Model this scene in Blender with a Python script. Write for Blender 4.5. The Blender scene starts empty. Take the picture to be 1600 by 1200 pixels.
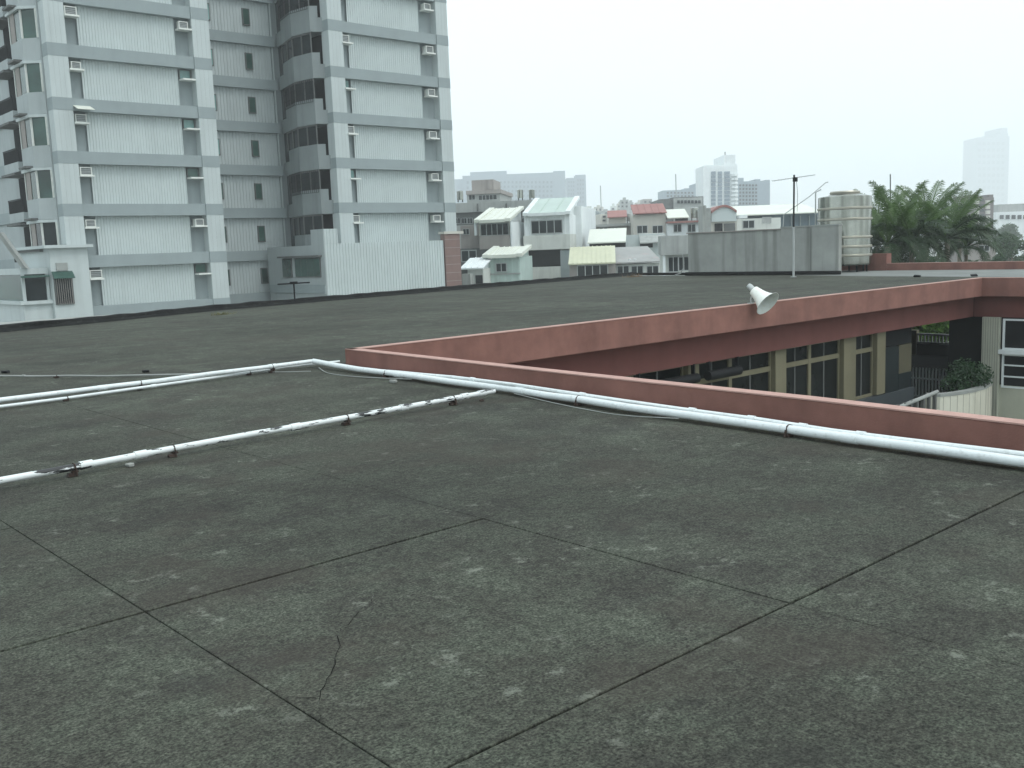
import bpy, math, random
from mathutils import Vector, Matrix
R = math.radians
random.seed(7)
sc = bpy.context.scene
col = sc.collection

# ------------------------------------------------------------------ camera
# World frame: roof surface is z = 0, X runs along the far parapet, Y towards the apartment block.
F_PX, PITCH, ROLL, AZ, EYE = 1537.0, R(7.87), R(-2.21), R(48.33), 1.6
fw = Vector((math.cos(AZ)*math.cos(PITCH), math.sin(AZ)*math.cos(PITCH), -math.sin(PITCH)))
_r0 = Vector((math.sin(AZ), -math.cos(AZ), 0)); _u0 = _r0.cross(fw)
rt = math.cos(ROLL)*_r0 + math.sin(ROLL)*_u0
up = -math.sin(ROLL)*_r0 + math.cos(ROLL)*_u0
EYEP = Vector((0, 0, EYE))
cd = bpy.data.cameras.new('camera'); cam = bpy.data.objects.new('camera', cd); col.objects.link(cam)
cd.sensor_width = 36; cd.sensor_fit = 'HORIZONTAL'; cd.lens = 36*F_PX/1600; cd.clip_end = 20000; cd.clip_start = 0.05
cam.matrix_world = Matrix((( rt.x, up.x, -fw.x, 0), (rt.y, up.y, -fw.y, 0), (rt.z, up.z, -fw.z, EYE), (0, 0, 0, 1)))
sc.camera = cam

# ------------------------------------------------------------------ sky, sun, exposure
SUN_EL, SUN_AZ = R(58), R(285)       # high soft sun behind an overcast sky
w = bpy.data.worlds.new('World'); sc.world = w; w.use_nodes = True
nt = w.node_tree; nt.nodes.clear()
sky = nt.nodes.new('ShaderNodeTexSky'); sky.sky_type = 'NISHITA'; sky.sun_disc = False
sky.sun_elevation = SUN_EL; sky.sun_rotation = R(90) - SUN_AZ
sky.dust_density = 5.0; sky.air_density = 1.0
hs = nt.nodes.new('ShaderNodeHueSaturation'); hs.inputs['Saturation'].default_value = 0.3
mx = nt.nodes.new('ShaderNodeMix'); mx.data_type = 'RGBA'; mx.inputs[0].default_value = 0.72
mx.inputs[7].default_value = (8.7, 10.1, 10.7, 1)      # even overcast layer
bg = nt.nodes.new('ShaderNodeBackground'); bg.inputs[1].default_value = 0.10
wo = nt.nodes.new('ShaderNodeOutputWorld')
nt.links.new(sky.outputs[0], hs.inputs['Color']); nt.links.new(hs.outputs[0], mx.inputs[6])
nt.links.new(mx.outputs[2], bg.inputs[0]); nt.links.new(bg.outputs[0], wo.inputs[0])
sd = bpy.data.lights.new('sun', 'SUN'); sd.energy = 0.6; sd.angle = R(25); sd.color = (1.0, 0.98, 0.94)
so = bpy.data.objects.new('sun', sd); col.objects.link(so)
sdir = Vector((math.cos(SUN_AZ)*math.cos(SUN_EL), math.sin(SUN_AZ)*math.cos(SUN_EL), math.sin(SUN_EL)))
so.rotation_euler = sdir.to_track_quat('Z', 'Y').to_euler()
sc.view_settings.view_transform = 'Standard'; sc.view_settings.look = 'None'
sc.view_settings.exposure = 0.70; sc.view_settings.gamma = 1.0
sc.cycles.use_denoising = True
sc.cycles.max_bounces = 8; sc.cycles.diffuse_bounces = 4; sc.cycles.volume_bounces = 4; sc.cycles.transparent_max_bounces = 8

# ------------------------------------------------------------------ helpers
def ray(px, py): return fw*F_PX + rt*(px-800) - up*(py-600)

class MB:
    def __init__(s): s.v = []; s.f = []
    def add(s, v, f):
        n = len(s.v); s.v += [tuple(p) for p in v]; s.f += [tuple(i+n for i in q) for q in f]; return s
    def box(s, x0, x1, y0, y1, z0, z1):
        return s.add([(x0,y0,z0),(x1,y0,z0),(x1,y1,z0),(x0,y1,z0),(x0,y0,z1),(x1,y0,z1),(x1,y1,z1),(x0,y1,z1)],
                     [(0,3,2,1),(4,5,6,7),(0,1,5,4),(1,2,6,5),(2,3,7,6),(3,0,4,7)])
    def prism(s, poly, z0, z1):            # plan polygon (counter-clockwise) extruded upwards
        n = len(poly)
        v = [(x,y,z0) for x,y in poly] + [(x,y,z1) for x,y in poly]
        return s.add(v, [tuple(range(n-1,-1,-1)), tuple(range(n,2*n))] + [(i,(i+1)%n,n+(i+1)%n,n+i) for i in range(n)])
    def strip(s, pts, t, z0, z1):          # a wall of thickness t (to its left-hand side) along an open plan line
        pts = [Vector((p[0], p[1])) for p in pts]; off = []
        for i, p in enumerate(pts):
            a = (pts[i]-pts[i-1]).normalized() if i else (pts[1]-pts[0]).normalized()
            b = (pts[i+1]-pts[i]).normalized() if i < len(pts)-1 else a
            m = (a+b).normalized(); n = Vector((-m.y, m.x)); off.append(p + n*t/max(.3, m.dot(a)))
        n = len(pts); v = []
        for z in (z0, z1): v += [(p.x,p.y,z) for p in pts] + [(p.x,p.y,z) for p in off]
        f = [(0,n,3*n,2*n), (n-1,3*n-1,4*n-1,2*n-1)]
        for i in range(n-1):
            f += [(i,i+1,2*n+i+1,2*n+i), (n+i+1,n+i,3*n+i,3*n+i+1), (2*n+i,2*n+i+1,3*n+i+1,3*n+i), (i+1,i,n+i,n+i+1)]
        return s.add(v, f)
    def xprism(s, prof, x0, x1):           # profile in (y, z) extruded along x
        n = len(prof)
        v = [(x0,y,z) for y,z in prof] + [(x1,y,z) for y,z in prof]
        return s.add(v, [tuple(range(n)), tuple(range(2*n-1,n-1,-1))] + [(i,n+i,n+(i+1)%n,(i+1)%n) for i in range(n)])
    def tube(s, pts, r, n=10, cap=True):
        pts = [Vector(p) for p in pts]; k = len(s.v); prev = None
        rr = r if isinstance(r, (list, tuple)) else [r]*len(pts)
        for i, p in enumerate(pts):
            t = (pts[min(i+1,len(pts)-1)] - pts[max(i-1,0)]).normalized()
            a = t.orthogonal().normalized() if prev is None else (prev - t*prev.dot(t)).normalized()
            prev = a; b = t.cross(a)
            for j in range(n):
                q = p + (a*math.cos(2*math.pi*j/n) + b*math.sin(2*math.pi*j/n))*rr[i]; s.v.append(tuple(q))
        for i in range(len(pts)-1):
            for j in range(n):
                s.f.append((k+i*n+j, k+i*n+(j+1)%n, k+(i+1)*n+(j+1)%n, k+(i+1)*n+j))
        if cap:
            s.f.append(tuple(k+j for j in range(n-1,-1,-1))); s.f.append(tuple(k+(len(pts)-1)*n+j for j in range(n)))
        return s
    def lathe(s, prof, n=32, M=None):      # profile (r, z) spun round z, then moved by M
        k = len(s.v); M = M or Matrix.Identity(4)
        for r_, z in prof:
            for j in range(n):
                s.v.append(tuple(M @ Vector((r_*math.cos(2*math.pi*j/n), r_*math.sin(2*math.pi*j/n), z))))
        for i in range(len(prof)-1):
            for j in range(n):
                s.f.append((k+i*n+j, k+i*n+(j+1)%n, k+(i+1)*n+(j+1)%n, k+(i+1)*n+j))
        return s
    def sheet(s, x0, x1, y, z0, z1, pitch=.18, d=.035):   # ribbed metal cladding, ribs upright, facing -y
        n = max(2, int((x1-x0)/pitch)); p = (x1-x0)/n; pr = []
        for i in range(n):
            a = x0 + i*p; pr += [(a, y), (a+p*.62, y), (a+p*.70, y-d), (a+p*.92, y-d)]
        pr.append((x1, y)); m = len(pr)
        v = [(a,b,z0) for a,b in pr] + [(a,b,z1) for a,b in pr]
        s.add(v, [(i,i+1,m+i+1,m+i) for i in range(m-1)])
        return s.box(x0, x1, y+.004, y+.03, z0, z1)
    def mesh(s, name, mat, smooth=False):
        me = bpy.data.meshes.new(name); me.from_pydata(s.v, [], s.f); me.update()
        if mat: me.materials.append(mat)
        if smooth:
            for p in me.polygons: p.use_smooth = True
            try: me.set_sharp_from_angle(angle=R(40))
            except Exception: pass
        return me
    def build(s, name, mat, parent=None, smooth=False, bevel=0):
        o = bpy.data.objects.new(name, s.mesh(name, mat, smooth)); col.objects.link(o)
        if parent: o.parent = parent
        if bevel:
            b = o.modifiers.new('bevel', 'BEVEL'); b.width = bevel; b.segments = 2; b.limit_method = 'ANGLE'
        return o
def tag(o, label=None, cat=None, group=None, kind=None):
    if label: o['label'] = label
    if cat: o['category'] = cat
    if group: o['group'] = group
    if kind: o['kind'] = kind
    return o
def empty(name, loc=(0,0,0), rz=0, label=None, cat=None, group=None):
    o = bpy.data.objects.new(name, None); col.objects.link(o); o.empty_display_size = .2
    o.location = loc; o.rotation_euler = (0,0,rz); return tag(o, label, cat, group)
def inst(me, name, parent=None, loc=(0,0,0), rot=(0,0,0), sca=(1,1,1)):
    o = bpy.data.objects.new(name, me); col.objects.link(o); o.parent = parent
    o.location = loc; o.rotation_euler = rot; o.scale = sca; return o
def copy_tree(o, parent=None):
    c = o.copy(); col.objects.link(c); c.parent = parent
    for ch in list(o.children): copy_tree(ch, c)
    return c

# ------------------------------------------------------------------ materials
MT = {}
def mat(name, c, rough=.75, var=.12, scale=1.5, streak=0, streak_c=None, metal=0, bump=0, bscale=40, c2=None, c2amt=.35, spec=.4):
    if name in MT: return MT[name]
    m = bpy.data.materials.new(name); m.use_nodes = True; n = m.node_tree.nodes; l = m.node_tree.links
    b = n['Principled BSDF']; b.inputs['Roughness'].default_value = rough; b.inputs['Metallic'].default_value = metal
    b.inputs['Specular IOR Level'].default_value = spec
    g = n.new('ShaderNodeNewGeometry')
    ns = n.new('ShaderNodeTexNoise'); ns.inputs['Scale'].default_value = scale; ns.inputs['Detail'].default_value = 6; ns.inputs['Roughness'].default_value = .65
    l.new(g.outputs['Position'], ns.inputs['Vector'])
    rp = n.new('ShaderNodeMapRange'); rp.inputs[1].default_value = .3; rp.inputs[2].default_value = .7
    rp.inputs[3].default_value = 1-var; rp.inputs[4].default_value = 1+var; l.new(ns.outputs[0], rp.inputs[0])
    ml = n.new('ShaderNodeMix'); ml.data_type = 'RGBA'; ml.blend_type = 'MULTIPLY'; ml.inputs[0].default_value = 1
    ml.inputs[6].default_value = (*c, 1); l.new(rp.outputs[0], ml.inputs[7]); out = ml.outputs[2]
    if c2:
        n2 = n.new('ShaderNodeTexNoise'); n2.inputs['Scale'].default_value = scale*2.7; n2.inputs['Detail'].default_value = 8
        l.new(g.outputs['Position'], n2.inputs['Vector'])
        r2 = n.new('ShaderNodeMapRange'); r2.inputs[1].default_value = .56; r2.inputs[2].default_value = .68; r2.inputs[4].default_value = c2amt
        l.new(n2.outputs[0], r2.inputs[0])
        m2 = n.new('ShaderNodeMix'); m2.data_type = 'RGBA'; l.new(r2.outputs[0], m2.inputs[0]); l.new(out, m2.inputs[6]); m2.inputs[7].default_value = (*c2, 1); out = m2.outputs[2]
    if streak:
        mp = n.new('ShaderNodeMapping'); mp.inputs['Scale'].default_value = (1.6, 1.6, .12); l.new(g.outputs['Position'], mp.inputs['Vector'])
        n3 = n.new('ShaderNodeTexNoise'); n3.inputs['Scale'].default_value = 1.3; n3.inputs['Detail'].default_value = 7; l.new(mp.outputs[0], n3.inputs['Vector'])
        r3 = n.new('ShaderNodeMapRange'); r3.inputs[1].default_value = .5; r3.inputs[2].default_value = .72; r3.inputs[4].default_value = streak; l.new(n3.outputs[0], r3.inputs[0])
        m3 = n.new('ShaderNodeMix'); m3.data_type = 'RGBA'; l.new(r3.outputs[0], m3.inputs[0]); l.new(out, m3.inputs[6])
        m3.inputs[7].default_value = (*(streak_c or [k*.45 for k in c]), 1); out = m3.outputs[2]
    l.new(out, b.inputs['Base Color'])
    if bump:
        n4 = n.new('ShaderNodeTexNoise'); n4.inputs['Scale'].default_value = bscale; n4.inputs['Detail'].default_value = 4; l.new(g.outputs['Position'], n4.inputs['Vector'])
        bp = n.new('ShaderNodeBump'); bp.inputs['Strength'].default_value = bump; bp.inputs['Distance'].default_value = .01
        l.new(n4.outputs[0], bp.inputs['Height']); l.new(bp.outputs[0], b.inputs['Normal'])
    MT[name] = m; return m

def roof_material():
    m = bpy.data.materials.new('roof_screed'); m.use_nodes = True; n = m.node_tree.nodes; l = m.node_tree.links
    b = n['Principled BSDF']; b.inputs['Roughness'].default_value = .9; b.inputs['Specular IOR Level'].default_value = .2
    g = n.new('ShaderNodeNewGeometry')
    def noise(s, d, r=.6, vec=None):
        t = n.new('ShaderNodeTexNoise'); t.inputs['Scale'].default_value = s; t.inputs['Detail'].default_value = d; t.inputs['Roughness'].default_value = r
        l.new(vec or g.outputs['Position'], t.inputs['Vector']); return t.outputs[0]
    def rng(x, a, c, lo, hi):
        t = n.new('ShaderNodeMapRange'); t.inputs[1].default_value = a; t.inputs[2].default_value = c; t.inputs[3].default_value = lo; t.inputs[4].default_value = hi
        l.new(x, t.inputs[0]); return t.outputs[0]
    def math_(op, a, c):
        t = n.new('ShaderNodeMath'); t.operation = op
        for i, x in enumerate((a, c)):
            if isinstance(x, (int, float)): t.inputs[i].default_value = x
            else: l.new(x, t.inputs[i])
        return t.outputs[0]
    def mix(f, a, c, bl='MIX'):
        t = n.new('ShaderNodeMix'); t.data_type = 'RGBA'; t.blend_type = bl
        for i, x in ((0, f), (6, a), (7, c)):
            if isinstance(x, (int, float)): t.inputs[i].default_value = x
            elif isinstance(x, tuple): t.inputs[i].default_value = (*x, 1)
            else: l.new(x, t.inputs[i])
        return t.outputs[2]
    big = rng(noise(.55, 5), .33, .67, 0, 1)
    c = mix(big, (.057, .059, .046), (.034, .034, .028))
    c = mix(rng(noise(1.9, 9, .75), .44, .60, 0, 1), c, (.064, .071, .054))
    # fine pitted grain of the felt surface
    gr = math_('MULTIPLY', rng(noise(80, 3, .7), .34, .68, .30, 1.75), rng(noise(22, 7, .8), .36, .64, .5, 1.55))
    cc = n.new('ShaderNodeCombineColor')
    for i in range(3): l.new(gr, cc.inputs[i])
    c = mix(1.0, c, cc.outputs[0], 'MULTIPLY')
    # chalky pale scuffs in clusters
    sc1 = rng(noise(1.5, 3), .50, .60, 0, 1); sc2 = rng(noise(6.5, 10, .78), .555, .625, 0, 1)
    c = mix(math_('MULTIPLY', math_('MULTIPLY', sc1, sc2), .55), c, (.25, .265, .22))
    # dark damp patches
    c = mix(math_('MULTIPLY', rng(noise(.9, 6, .7), .55, .68, 0, 1), .5), c, (.028, .027, .025))
    # broad ponding stains left by standing rain
    pd = n.new('ShaderNodeCombineColor'); pv_ = rng(noise(.28, 5, .6), .36, .64, .74, 1.2)
    for i in range(3): l.new(pv_, pd.inputs[i])
    c = mix(1.0, c, pd.outputs[0], 'MULTIPLY')
    c = mix(math_('MULTIPLY', rng(noise(.7, 7, .65), .53, .60, 0, 1), .35), c, (.050, .042, .034))
    l.new(c, b.inputs['Base Color'])
    h = math_('ADD', math_('MULTIPLY', noise(60, 4, .7), .6), noise(18, 5, .7))
    bp = n.new('ShaderNodeBump'); bp.inputs['Strength'].default_value = .6; bp.inputs['Distance'].default_value = .008
    l.new(h, bp.inputs['Height']); l.new(bp.outputs[0], b.inputs['Normal'])
    return m
M_roof = roof_material()
M_joint = mat('joint_filler', (.010,.010,.009), .95, .5, 3, c2=(.15,.155,.135), c2amt=.9, spec=.05)
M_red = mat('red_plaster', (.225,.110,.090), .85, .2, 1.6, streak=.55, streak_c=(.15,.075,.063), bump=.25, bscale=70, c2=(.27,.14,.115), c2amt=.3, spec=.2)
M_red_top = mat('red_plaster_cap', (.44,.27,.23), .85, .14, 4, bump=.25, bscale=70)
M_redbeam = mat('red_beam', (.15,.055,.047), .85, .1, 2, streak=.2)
M_bitumen = mat('bitumen', (.013,.0135,.013), .9, .35, 3, bump=.5, bscale=14, c2=(.05,.05,.045), c2amt=.4, spec=.1)
M_pipe = mat('white_pipe', (.72,.76,.76), .42, .06, 8, c2=(.5,.52,.5), c2amt=.4)
M_pipe_old = mat('peeling_pipe', (.70,.73,.72), .5, .08, 10, c2=(.035,.035,.035), c2amt=.0)
def peel():
    m = bpy.data.materials.new('peeling_pipe_paint'); m.use_nodes = True; n = m.node_tree.nodes; l = m.node_tree.links; b = n['Principled BSDF']
    b.inputs['Roughness'].default_value = .5
    g = n.new('ShaderNodeNewGeometry'); mp = n.new('ShaderNodeMapping'); mp.inputs['Scale'].default_value = (1.2, 2.4, 7.5)
    t = n.new('ShaderNodeTexNoise'); t.inputs['Scale'].default_value = 3.2; t.inputs['Detail'].default_value = 5; t.inputs['Roughness'].default_value = .6
    r = n.new('ShaderNodeMapRange'); r.inputs[1].default_value = .562; r.inputs[2].default_value = .578
    x = n.new('ShaderNodeMix'); x.data_type = 'RGBA'; x.inputs[6].default_value = (.72,.75,.74,1); x.inputs[7].default_value = (.03,.031,.032,1)
    l.new(g.outputs['Position'], mp.inputs['Vector']); l.new(mp.outputs[0], t.inputs['Vector']); l.new(t.outputs[0], r.inputs[0]); l.new(r.outputs[0], x.inputs[0]); l.new(x.outputs[2], b.inputs['Base Color'])
    return m
M_peel = peel()
M_rust = mat('rusty_iron', (.045,.03,.024), .85, .4, 20, c2=(.03,.025,.022), c2amt=.8)
M_conc = mat('concrete', (.31,.32,.30), .85, .16, .8, streak=.7, streak_c=(.12,.125,.11), bump=.2)
M_conc_pale = mat('pale_concrete', (.30,.315,.30), .85, .18, .6, streak=.2, c2=(.25,.26,.24))
M_clad = mat('pale_cladding', (.49,.545,.54), .6, .06, .35, streak=.2, streak_c=(.33,.37,.365))
M_band = mat('blue_grey_band', (.27,.315,.32), .8, .06, .5, streak=.2, streak_c=(.21,.245,.245))
M_niche = mat('blue_grey_wall', (.285,.33,.335), .8, .07, .5, streak=.3, streak_c=(.18,.21,.21))
M_pil = mat('pale_tile', (.47,.52,.515), .7, .06, .4, streak=.28, streak_c=(.31,.345,.34))
M_recess = mat('shaded_cladding', (.43,.475,.475), .7, .06, .4, streak=.15)  # cladding colour darkened for the shade in the recess
M_shadewall = mat('shaded_tile', (.36,.40,.40), .8, .07, .5, streak=.2)  # pale tile darkened for side walls turned away from the light
M_glass = mat('window_glass', (.018,.024,.026), .15, .4, .9, spec=.22)
M_glass_teal = mat('teal_glass', (.14,.27,.25), .2, .3, .6, spec=.6)
M_glass_green = mat('green_glass', (.03,.072,.058), .2, .6, .35, spec=.6)
M_glass_dark = mat('shaded_glass', (.010,.012,.012), .25, .4, .9, spec=.12)
M_creamdim = mat('dim_cream_paint', (.085,.078,.048), .8, .15, 1.5)  # same cream taken darker still, for the deeply shaded end pillar
M_walk = mat('walkway_screed', (.17,.18,.17), .85, .2, .6, c2=(.11,.115,.105))
M_plant = mat('planter_tile', (.60,.59,.50), .6, .08, 1.6, streak=.3, streak_c=(.40,.39,.31))
M_seam = mat('tile_seam', (.40,.44,.435), .8, .05, 1)
M_apron = mat('shaded_balcony_tile', (.235,.265,.265), .8, .09, .5, streak=.3)  # tile darkened to carry the shade on the side balconies
M_dark = mat('dark_interior', (.014,.015,.016), .9, .3, 1, spec=.1)  # near-black colour stands in for shade inside rooms, passage and openings
M_alu = mat('window_frame', (.42,.44,.43), .45, .1, 2, metal=.3)
M_black = mat('black_metal', (.014,.015,.016), .6, .2, 2, spec=.15)
M_acwhite = mat('ac_casing', (.62,.64,.60), .5, .1, 3)
M_acgrille = mat('ac_grille', (.14,.155,.155), .6, .2, 8)
M_ledge = mat('ac_ledge', (.66,.68,.64), .7, .1, 3)
M_white = mat('white_paint', (.72,.76,.76), .6, .07, .7, streak=.15)
M_offwhite = mat('offwhite_wall', (.58,.60,.56), .75, .08, .7, streak=.25)
M_grey = mat('grey_wall', (.34,.355,.34), .85, .12, .5, streak=.4)
M_greyd = mat('dark_grey_wall', (.12,.125,.12), .85, .2, .5, streak=.4)
M_taupe = mat('taupe_wall', (.30,.275,.255), .85, .12, .5, streak=.3)
M_brown = mat('brown_tile', (.20,.13,.115), .7, .1, 1.2, streak=.2)
M_mint = mat('mint_wall', (.42,.52,.48), .7, .08, .5, streak=.3)
M_mintroof = mat('mint_roof', (.44,.53,.48), .5, .08, .4, streak=.15)
M_cream_roof = mat('cream_roof', (.66,.68,.60), .45, .05, .5)
M_yellow_roof = mat('yellow_roof', (.55,.555,.40), .5, .06, .5, streak=.12)
M_greyroof = mat('grey_roof', (.30,.305,.295), .7, .15, .5, c2=(.36,.30,.29), c2amt=.7)
M_redroof = mat('red_roof', (.30,.14,.125), .7, .1, .5, streak=.2)
M_beige = mat('beige_wall', (.52,.505,.45), .8, .08, .5, streak=.25)
M_blue = mat('blue_wall', (.12,.17,.20), .6, .15, .4)
M_steel = mat('stainless_steel', (.34,.35,.31), .2, .2, 1.1, metal=.9, streak=.95, streak_c=(.10,.105,.085))  # upright streaks paint in the strip reflections of the steel
M_steelband = mat('steel_rib', (.42,.40,.34), .4, .1, 2, metal=.6)
M_cream = mat('shaded_cream_paint', (.165,.150,.095), .75, .1, 1.5, streak=.3)  # cream darkened in colour for the shade under the courtyard roof
M_creamtile = mat('cream_tile', (.44,.445,.365), .6, .09, 1.6, streak=.3, streak_c=(.34,.34,.27))
M_bluedado = mat('blue_dado', (.05,.06,.066), .6, .12, 1)
M_teal = mat('teal_door', (.010,.016,.018), .5, .2, 1)
M_strip = mat('blue_curtain_glass', (.16,.21,.26), .4, .15, .2)
M_far = mat('far_haze_blue', (.24,.30,.345), .8, .06, .2)  # blue of the haze put into the wall colour of distant blocks
M_darkbrown = mat('dark_brown_tile', (.10,.078,.072), .8, .1, .5)
M_trunk = mat('palm_trunk', (.19,.165,.13), .9, .3, 3)
def leaf(name, c, t=.25, var=.45, scale=1.2):
    m = mat(name, c, .5, var, scale); b = m.node_tree.nodes['Principled BSDF']
    tr = m.node_tree.nodes.new('ShaderNodeBsdfTranslucent'); tr.inputs[0].default_value = (c[0]*1.4, c[1]*1.6, c[2], 1)
    ms = m.node_tree.nodes.new('ShaderNodeMixShader'); ms.inputs[0].default_value = t
    o = m.node_tree.nodes['Material Output']
    m.node_tree.links.new(b.outputs[0], ms.inputs[1]); m.node_tree.links.new(tr.outputs[0], ms.inputs[2]); m.node_tree.links.new(ms.outputs[0], o.inputs[0]); return m
M_palm = leaf('palm_leaf_shaded', (.016,.040,.010), .15)  # leaf green darkened to hold the shade inside the crowns
M_palm2 = leaf('palm_leaf_lit', (.05,.098,.018), .2)  # lighter copy for the top fronds that catch the light
M_leaf = leaf('tree_leaf', (.042,.082,.034))
M_leafdark = leaf('bush_leaf', (.026,.062,.026))
M_bright = leaf('bright_leaf', (.13,.25,.035), .4)  # leaf colour raised to stand in for sunlight on the bamboo
M_ground = mat('town_ground', (.26,.265,.25), .9, .25, .05, c2=(.09,.12,.07), c2amt=.6)

# ------------------------------------------------------------------ ground
tag(MB().add([(-4200,-4200,-11),(4200,-4200,-11),(4200,4200,-11),(-4200,4200,-11)], [(0,1,2,3)]).build('ground', M_ground), kind='structure')

# ------------------------------------------------------------------ the roof we stand on
roof = tag(empty('roof'), kind='structure')
# roof-side face line of the front parapet, built slightly out of square
PXS = [(7.47,11.9), (7.22,7.2), (7.12,4.4), (6.98,2.6), (6.9,-9)]
def fx(y):
    for (xa,ya),(xb,yb) in zip(PXS, PXS[1:]):
        if y >= yb: return xa+(xb-xa)*(min(y,ya)-ya)/(yb-ya)
    return 6.9
JX = [-4.54, -2.49, -.44, 1.61, 3.66]; JY = [-3.98, -1.88, .22, 2.32, 4.42, 6.52, 12.82]
g2 = .0034
for i in range(len(JX)):
    last = i == len(JX)-1
    rows = JY[:5]+[12.82] if last else JY
    for y0, y1 in zip(rows, rows[1:]):
        gy0, gy1 = [(.003 if abs(q-4.42) < .1 and last else .004 if q > 6 else .0078) for q in (y0, y1)]
        y0, y1 = y0+gy0, y1-gy1; x0 = JX[i]+g2
        if not last: poly = [(x0,y0),(JX[i+1]-g2,y0),(JX[i+1]-g2,y1),(x0,y1)]
        elif y1 > 12: poly = [(x0,y0)]+[(fx(y)+.03,y) for y in (y0,7.2,11.9)]+[(7.76,11.95),(7.76,y1),(x0,y1)]
        else: poly = [(x0,y0),(fx(y0)+.03,y0),(fx(y1)+.03,y1),(x0,y1)]
        MB().prism(poly, -.012, random.uniform(-.0012,.0012)).build('roof_panel', M_roof, roof, bevel=.003)
MB().add([(-12,-9,-.011),(7.0,-9,-.011),(7.3,11.9,-.011),(7.3,13,-.011),(-12,13,-.011)], [(0,1,2,3,4)]).build('joint_bed', M_joint, roof)
# beyond the jointed field the felt runs on unbroken
def flat(poly, z=0): return MB().add([(x,y,z) for x,y in poly], [tuple(range(len(poly)))])
EDGE = [(-12,24.5), (7,27.0), (14.3,29.6), (26,31.5), (38,33.0)]
flat([(-12,12.83),(7.77,12.83),(7.77,11.8),(37.2,11.8),(37.2,32.9),(26,31.5),(14.3,29.6),(7,27.0),(-12,24.5)]).build('felt_field', M_roof, roof)
flat([(-12,-9),(-4.55,-9),(-4.55,12.82),(-12,12.82)]).build('felt_field', M_roof, roof)
flat([(-4.54,-9),(6.9,-9),(6.9,-3.99),(-4.54,-3.99)]).build('felt_field', M_roof, roof)
flat([(28.3,-9),(33.2,-9),(34.2,11.79),(28.3,11.79)], 0).build('felt_field', M_roof, roof)
flat([(33.1,-9),(41,-9),(41,24),(37.2,24),(35.6,19.6),(34.1,11.79)], .004).build('pale_walkway', M_walk, roof)
# crack and kerb
cr = MB()
cp = [(497,1105),(503,1080),(512,1062),(523,1040),(530,1010),(528,996),(534,982),(546,975),(555,962),(562,955)]
def onz(px, py, z=0):
    d = ray(px,py); return EYEP + d*((z-EYE)/d.z)
def ribbon(m, pix, wd, z=.0032):
    P = [onz(*q) for q in pix]; Q = []
    for a, b in zip(P, P[1:]):
        for k in range(3):
            p = a.lerp(b, k/3); Q.append(p + Vector((random.uniform(-1,1), random.uniform(-1,1), 0))*.006)
    Q.append(P[-1]); L = []
    for i, p in enumerate(Q):
        t = (Q[min(i+1,len(Q)-1)]-Q[max(i-1,0)]).normalized(); nn = Vector((-t.y,t.x,0)); wq = wd*random.uniform(.35,1)*(1 if 0 < i < len(Q)-1 else .1)
        L.append((p+nn*wq, p-nn*wq))
    v = []
    for a, b in L: v += [(a.x,a.y,z),(b.x,b.y,z)]
    m.add(v, [(2*i,2*i+2,2*i+3,2*i+1) for i in range(len(L)-1)])
ribbon(cr, cp, .0026); ribbon(cr, [(562,955),(572,948),(580,942),(584,930),(587,924)], .0016); ribbon(cr, [(497,1105),(500,1118),(499,1132)], .0014); ribbon(cr, [(440,1090),(465,1092),(495,1091)], .002)
cr.build('crack', M_joint, roof)
kb = MB()
rr = random.Random(3)
kp = []
for (xa,ya),(xb,yb) in zip(EDGE, EDGE[1:]):
    n_ = int(math.hypot(xb-xa,yb-ya)/.5)
    for k in range(n_): kp.append((xa+(xb-xa)*k/n_, ya+(yb-ya)*k/n_))
kp.append(EDGE[-1])
v = []; fc = []
for i,(x,y) in enumerate(kp):
    h = .155+rr.uniform(-.02,.02); o = rr.uniform(-.04,.05)
    v += [(x,y-.22+o*1.5,.006),(x,y-.06+o,.07),(x,y+o*.3,h),(x,y+.22,h+.01),(x,y+.24,-.5)]
for i in range(len(kp)-1):
    for k in range(4): fc.append((5*i+k, 5*i+5+k, 5*i+6+k, 5*i+1+k))
kb.add(v, fc)
kerb = kb.build('kerb', M_bitumen, roof, smooth=False)
MB().prism([(37.35,29.0),(37.75,29.0),(38.2,33.2),(37.8,32.75)], .003, .12).build('kerb', M_bitumen, roof, bevel=.03)
# ------------------------------------------------------------------ school building under the roof
sch = empty('school_building', (17,12,-11), 0, 'red parapeted school building with cream framed classroom windows round a courtyard', 'building')
SO = Vector((17,12,-11))
def sp(mb, name, m, parent=None, **k):       # a school part given in world metres
    mb.v = [(x-SO.x, y-SO.y, z-SO.z) for x,y,z in mb.v]; return mb.build(name, m, parent or sch, **k)
PT = .28; CAPT = .012
front = [(x, y) for x, y in PXS]
sp(MB().strip(front, .14, .0, PT-CAPT), 'parapet', M_red, bevel=.01)
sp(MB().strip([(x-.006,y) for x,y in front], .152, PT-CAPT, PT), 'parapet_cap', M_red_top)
sp(MB().box(7.47,28.15,11.75,11.9,-.24,PT-CAPT), 'parapet', M_red, bevel=.012)
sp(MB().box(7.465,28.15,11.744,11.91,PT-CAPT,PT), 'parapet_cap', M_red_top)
sp(MB().box(28.15,28.3,-9,11.9,-.24,PT-CAPT), 'parapet', M_red, bevel=.012)
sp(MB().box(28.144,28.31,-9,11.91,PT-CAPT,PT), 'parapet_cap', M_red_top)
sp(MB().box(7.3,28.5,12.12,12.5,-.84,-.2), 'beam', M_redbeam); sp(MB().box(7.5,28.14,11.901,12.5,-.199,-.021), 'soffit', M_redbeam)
sp(MB().box(28.50,28.9,-9,12.11,-.84,-.2), 'beam', M_redbeam); sp(MB().box(28.301,28.9,-9,11.89,-.199,-.021), 'soffit', M_redbeam)
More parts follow.
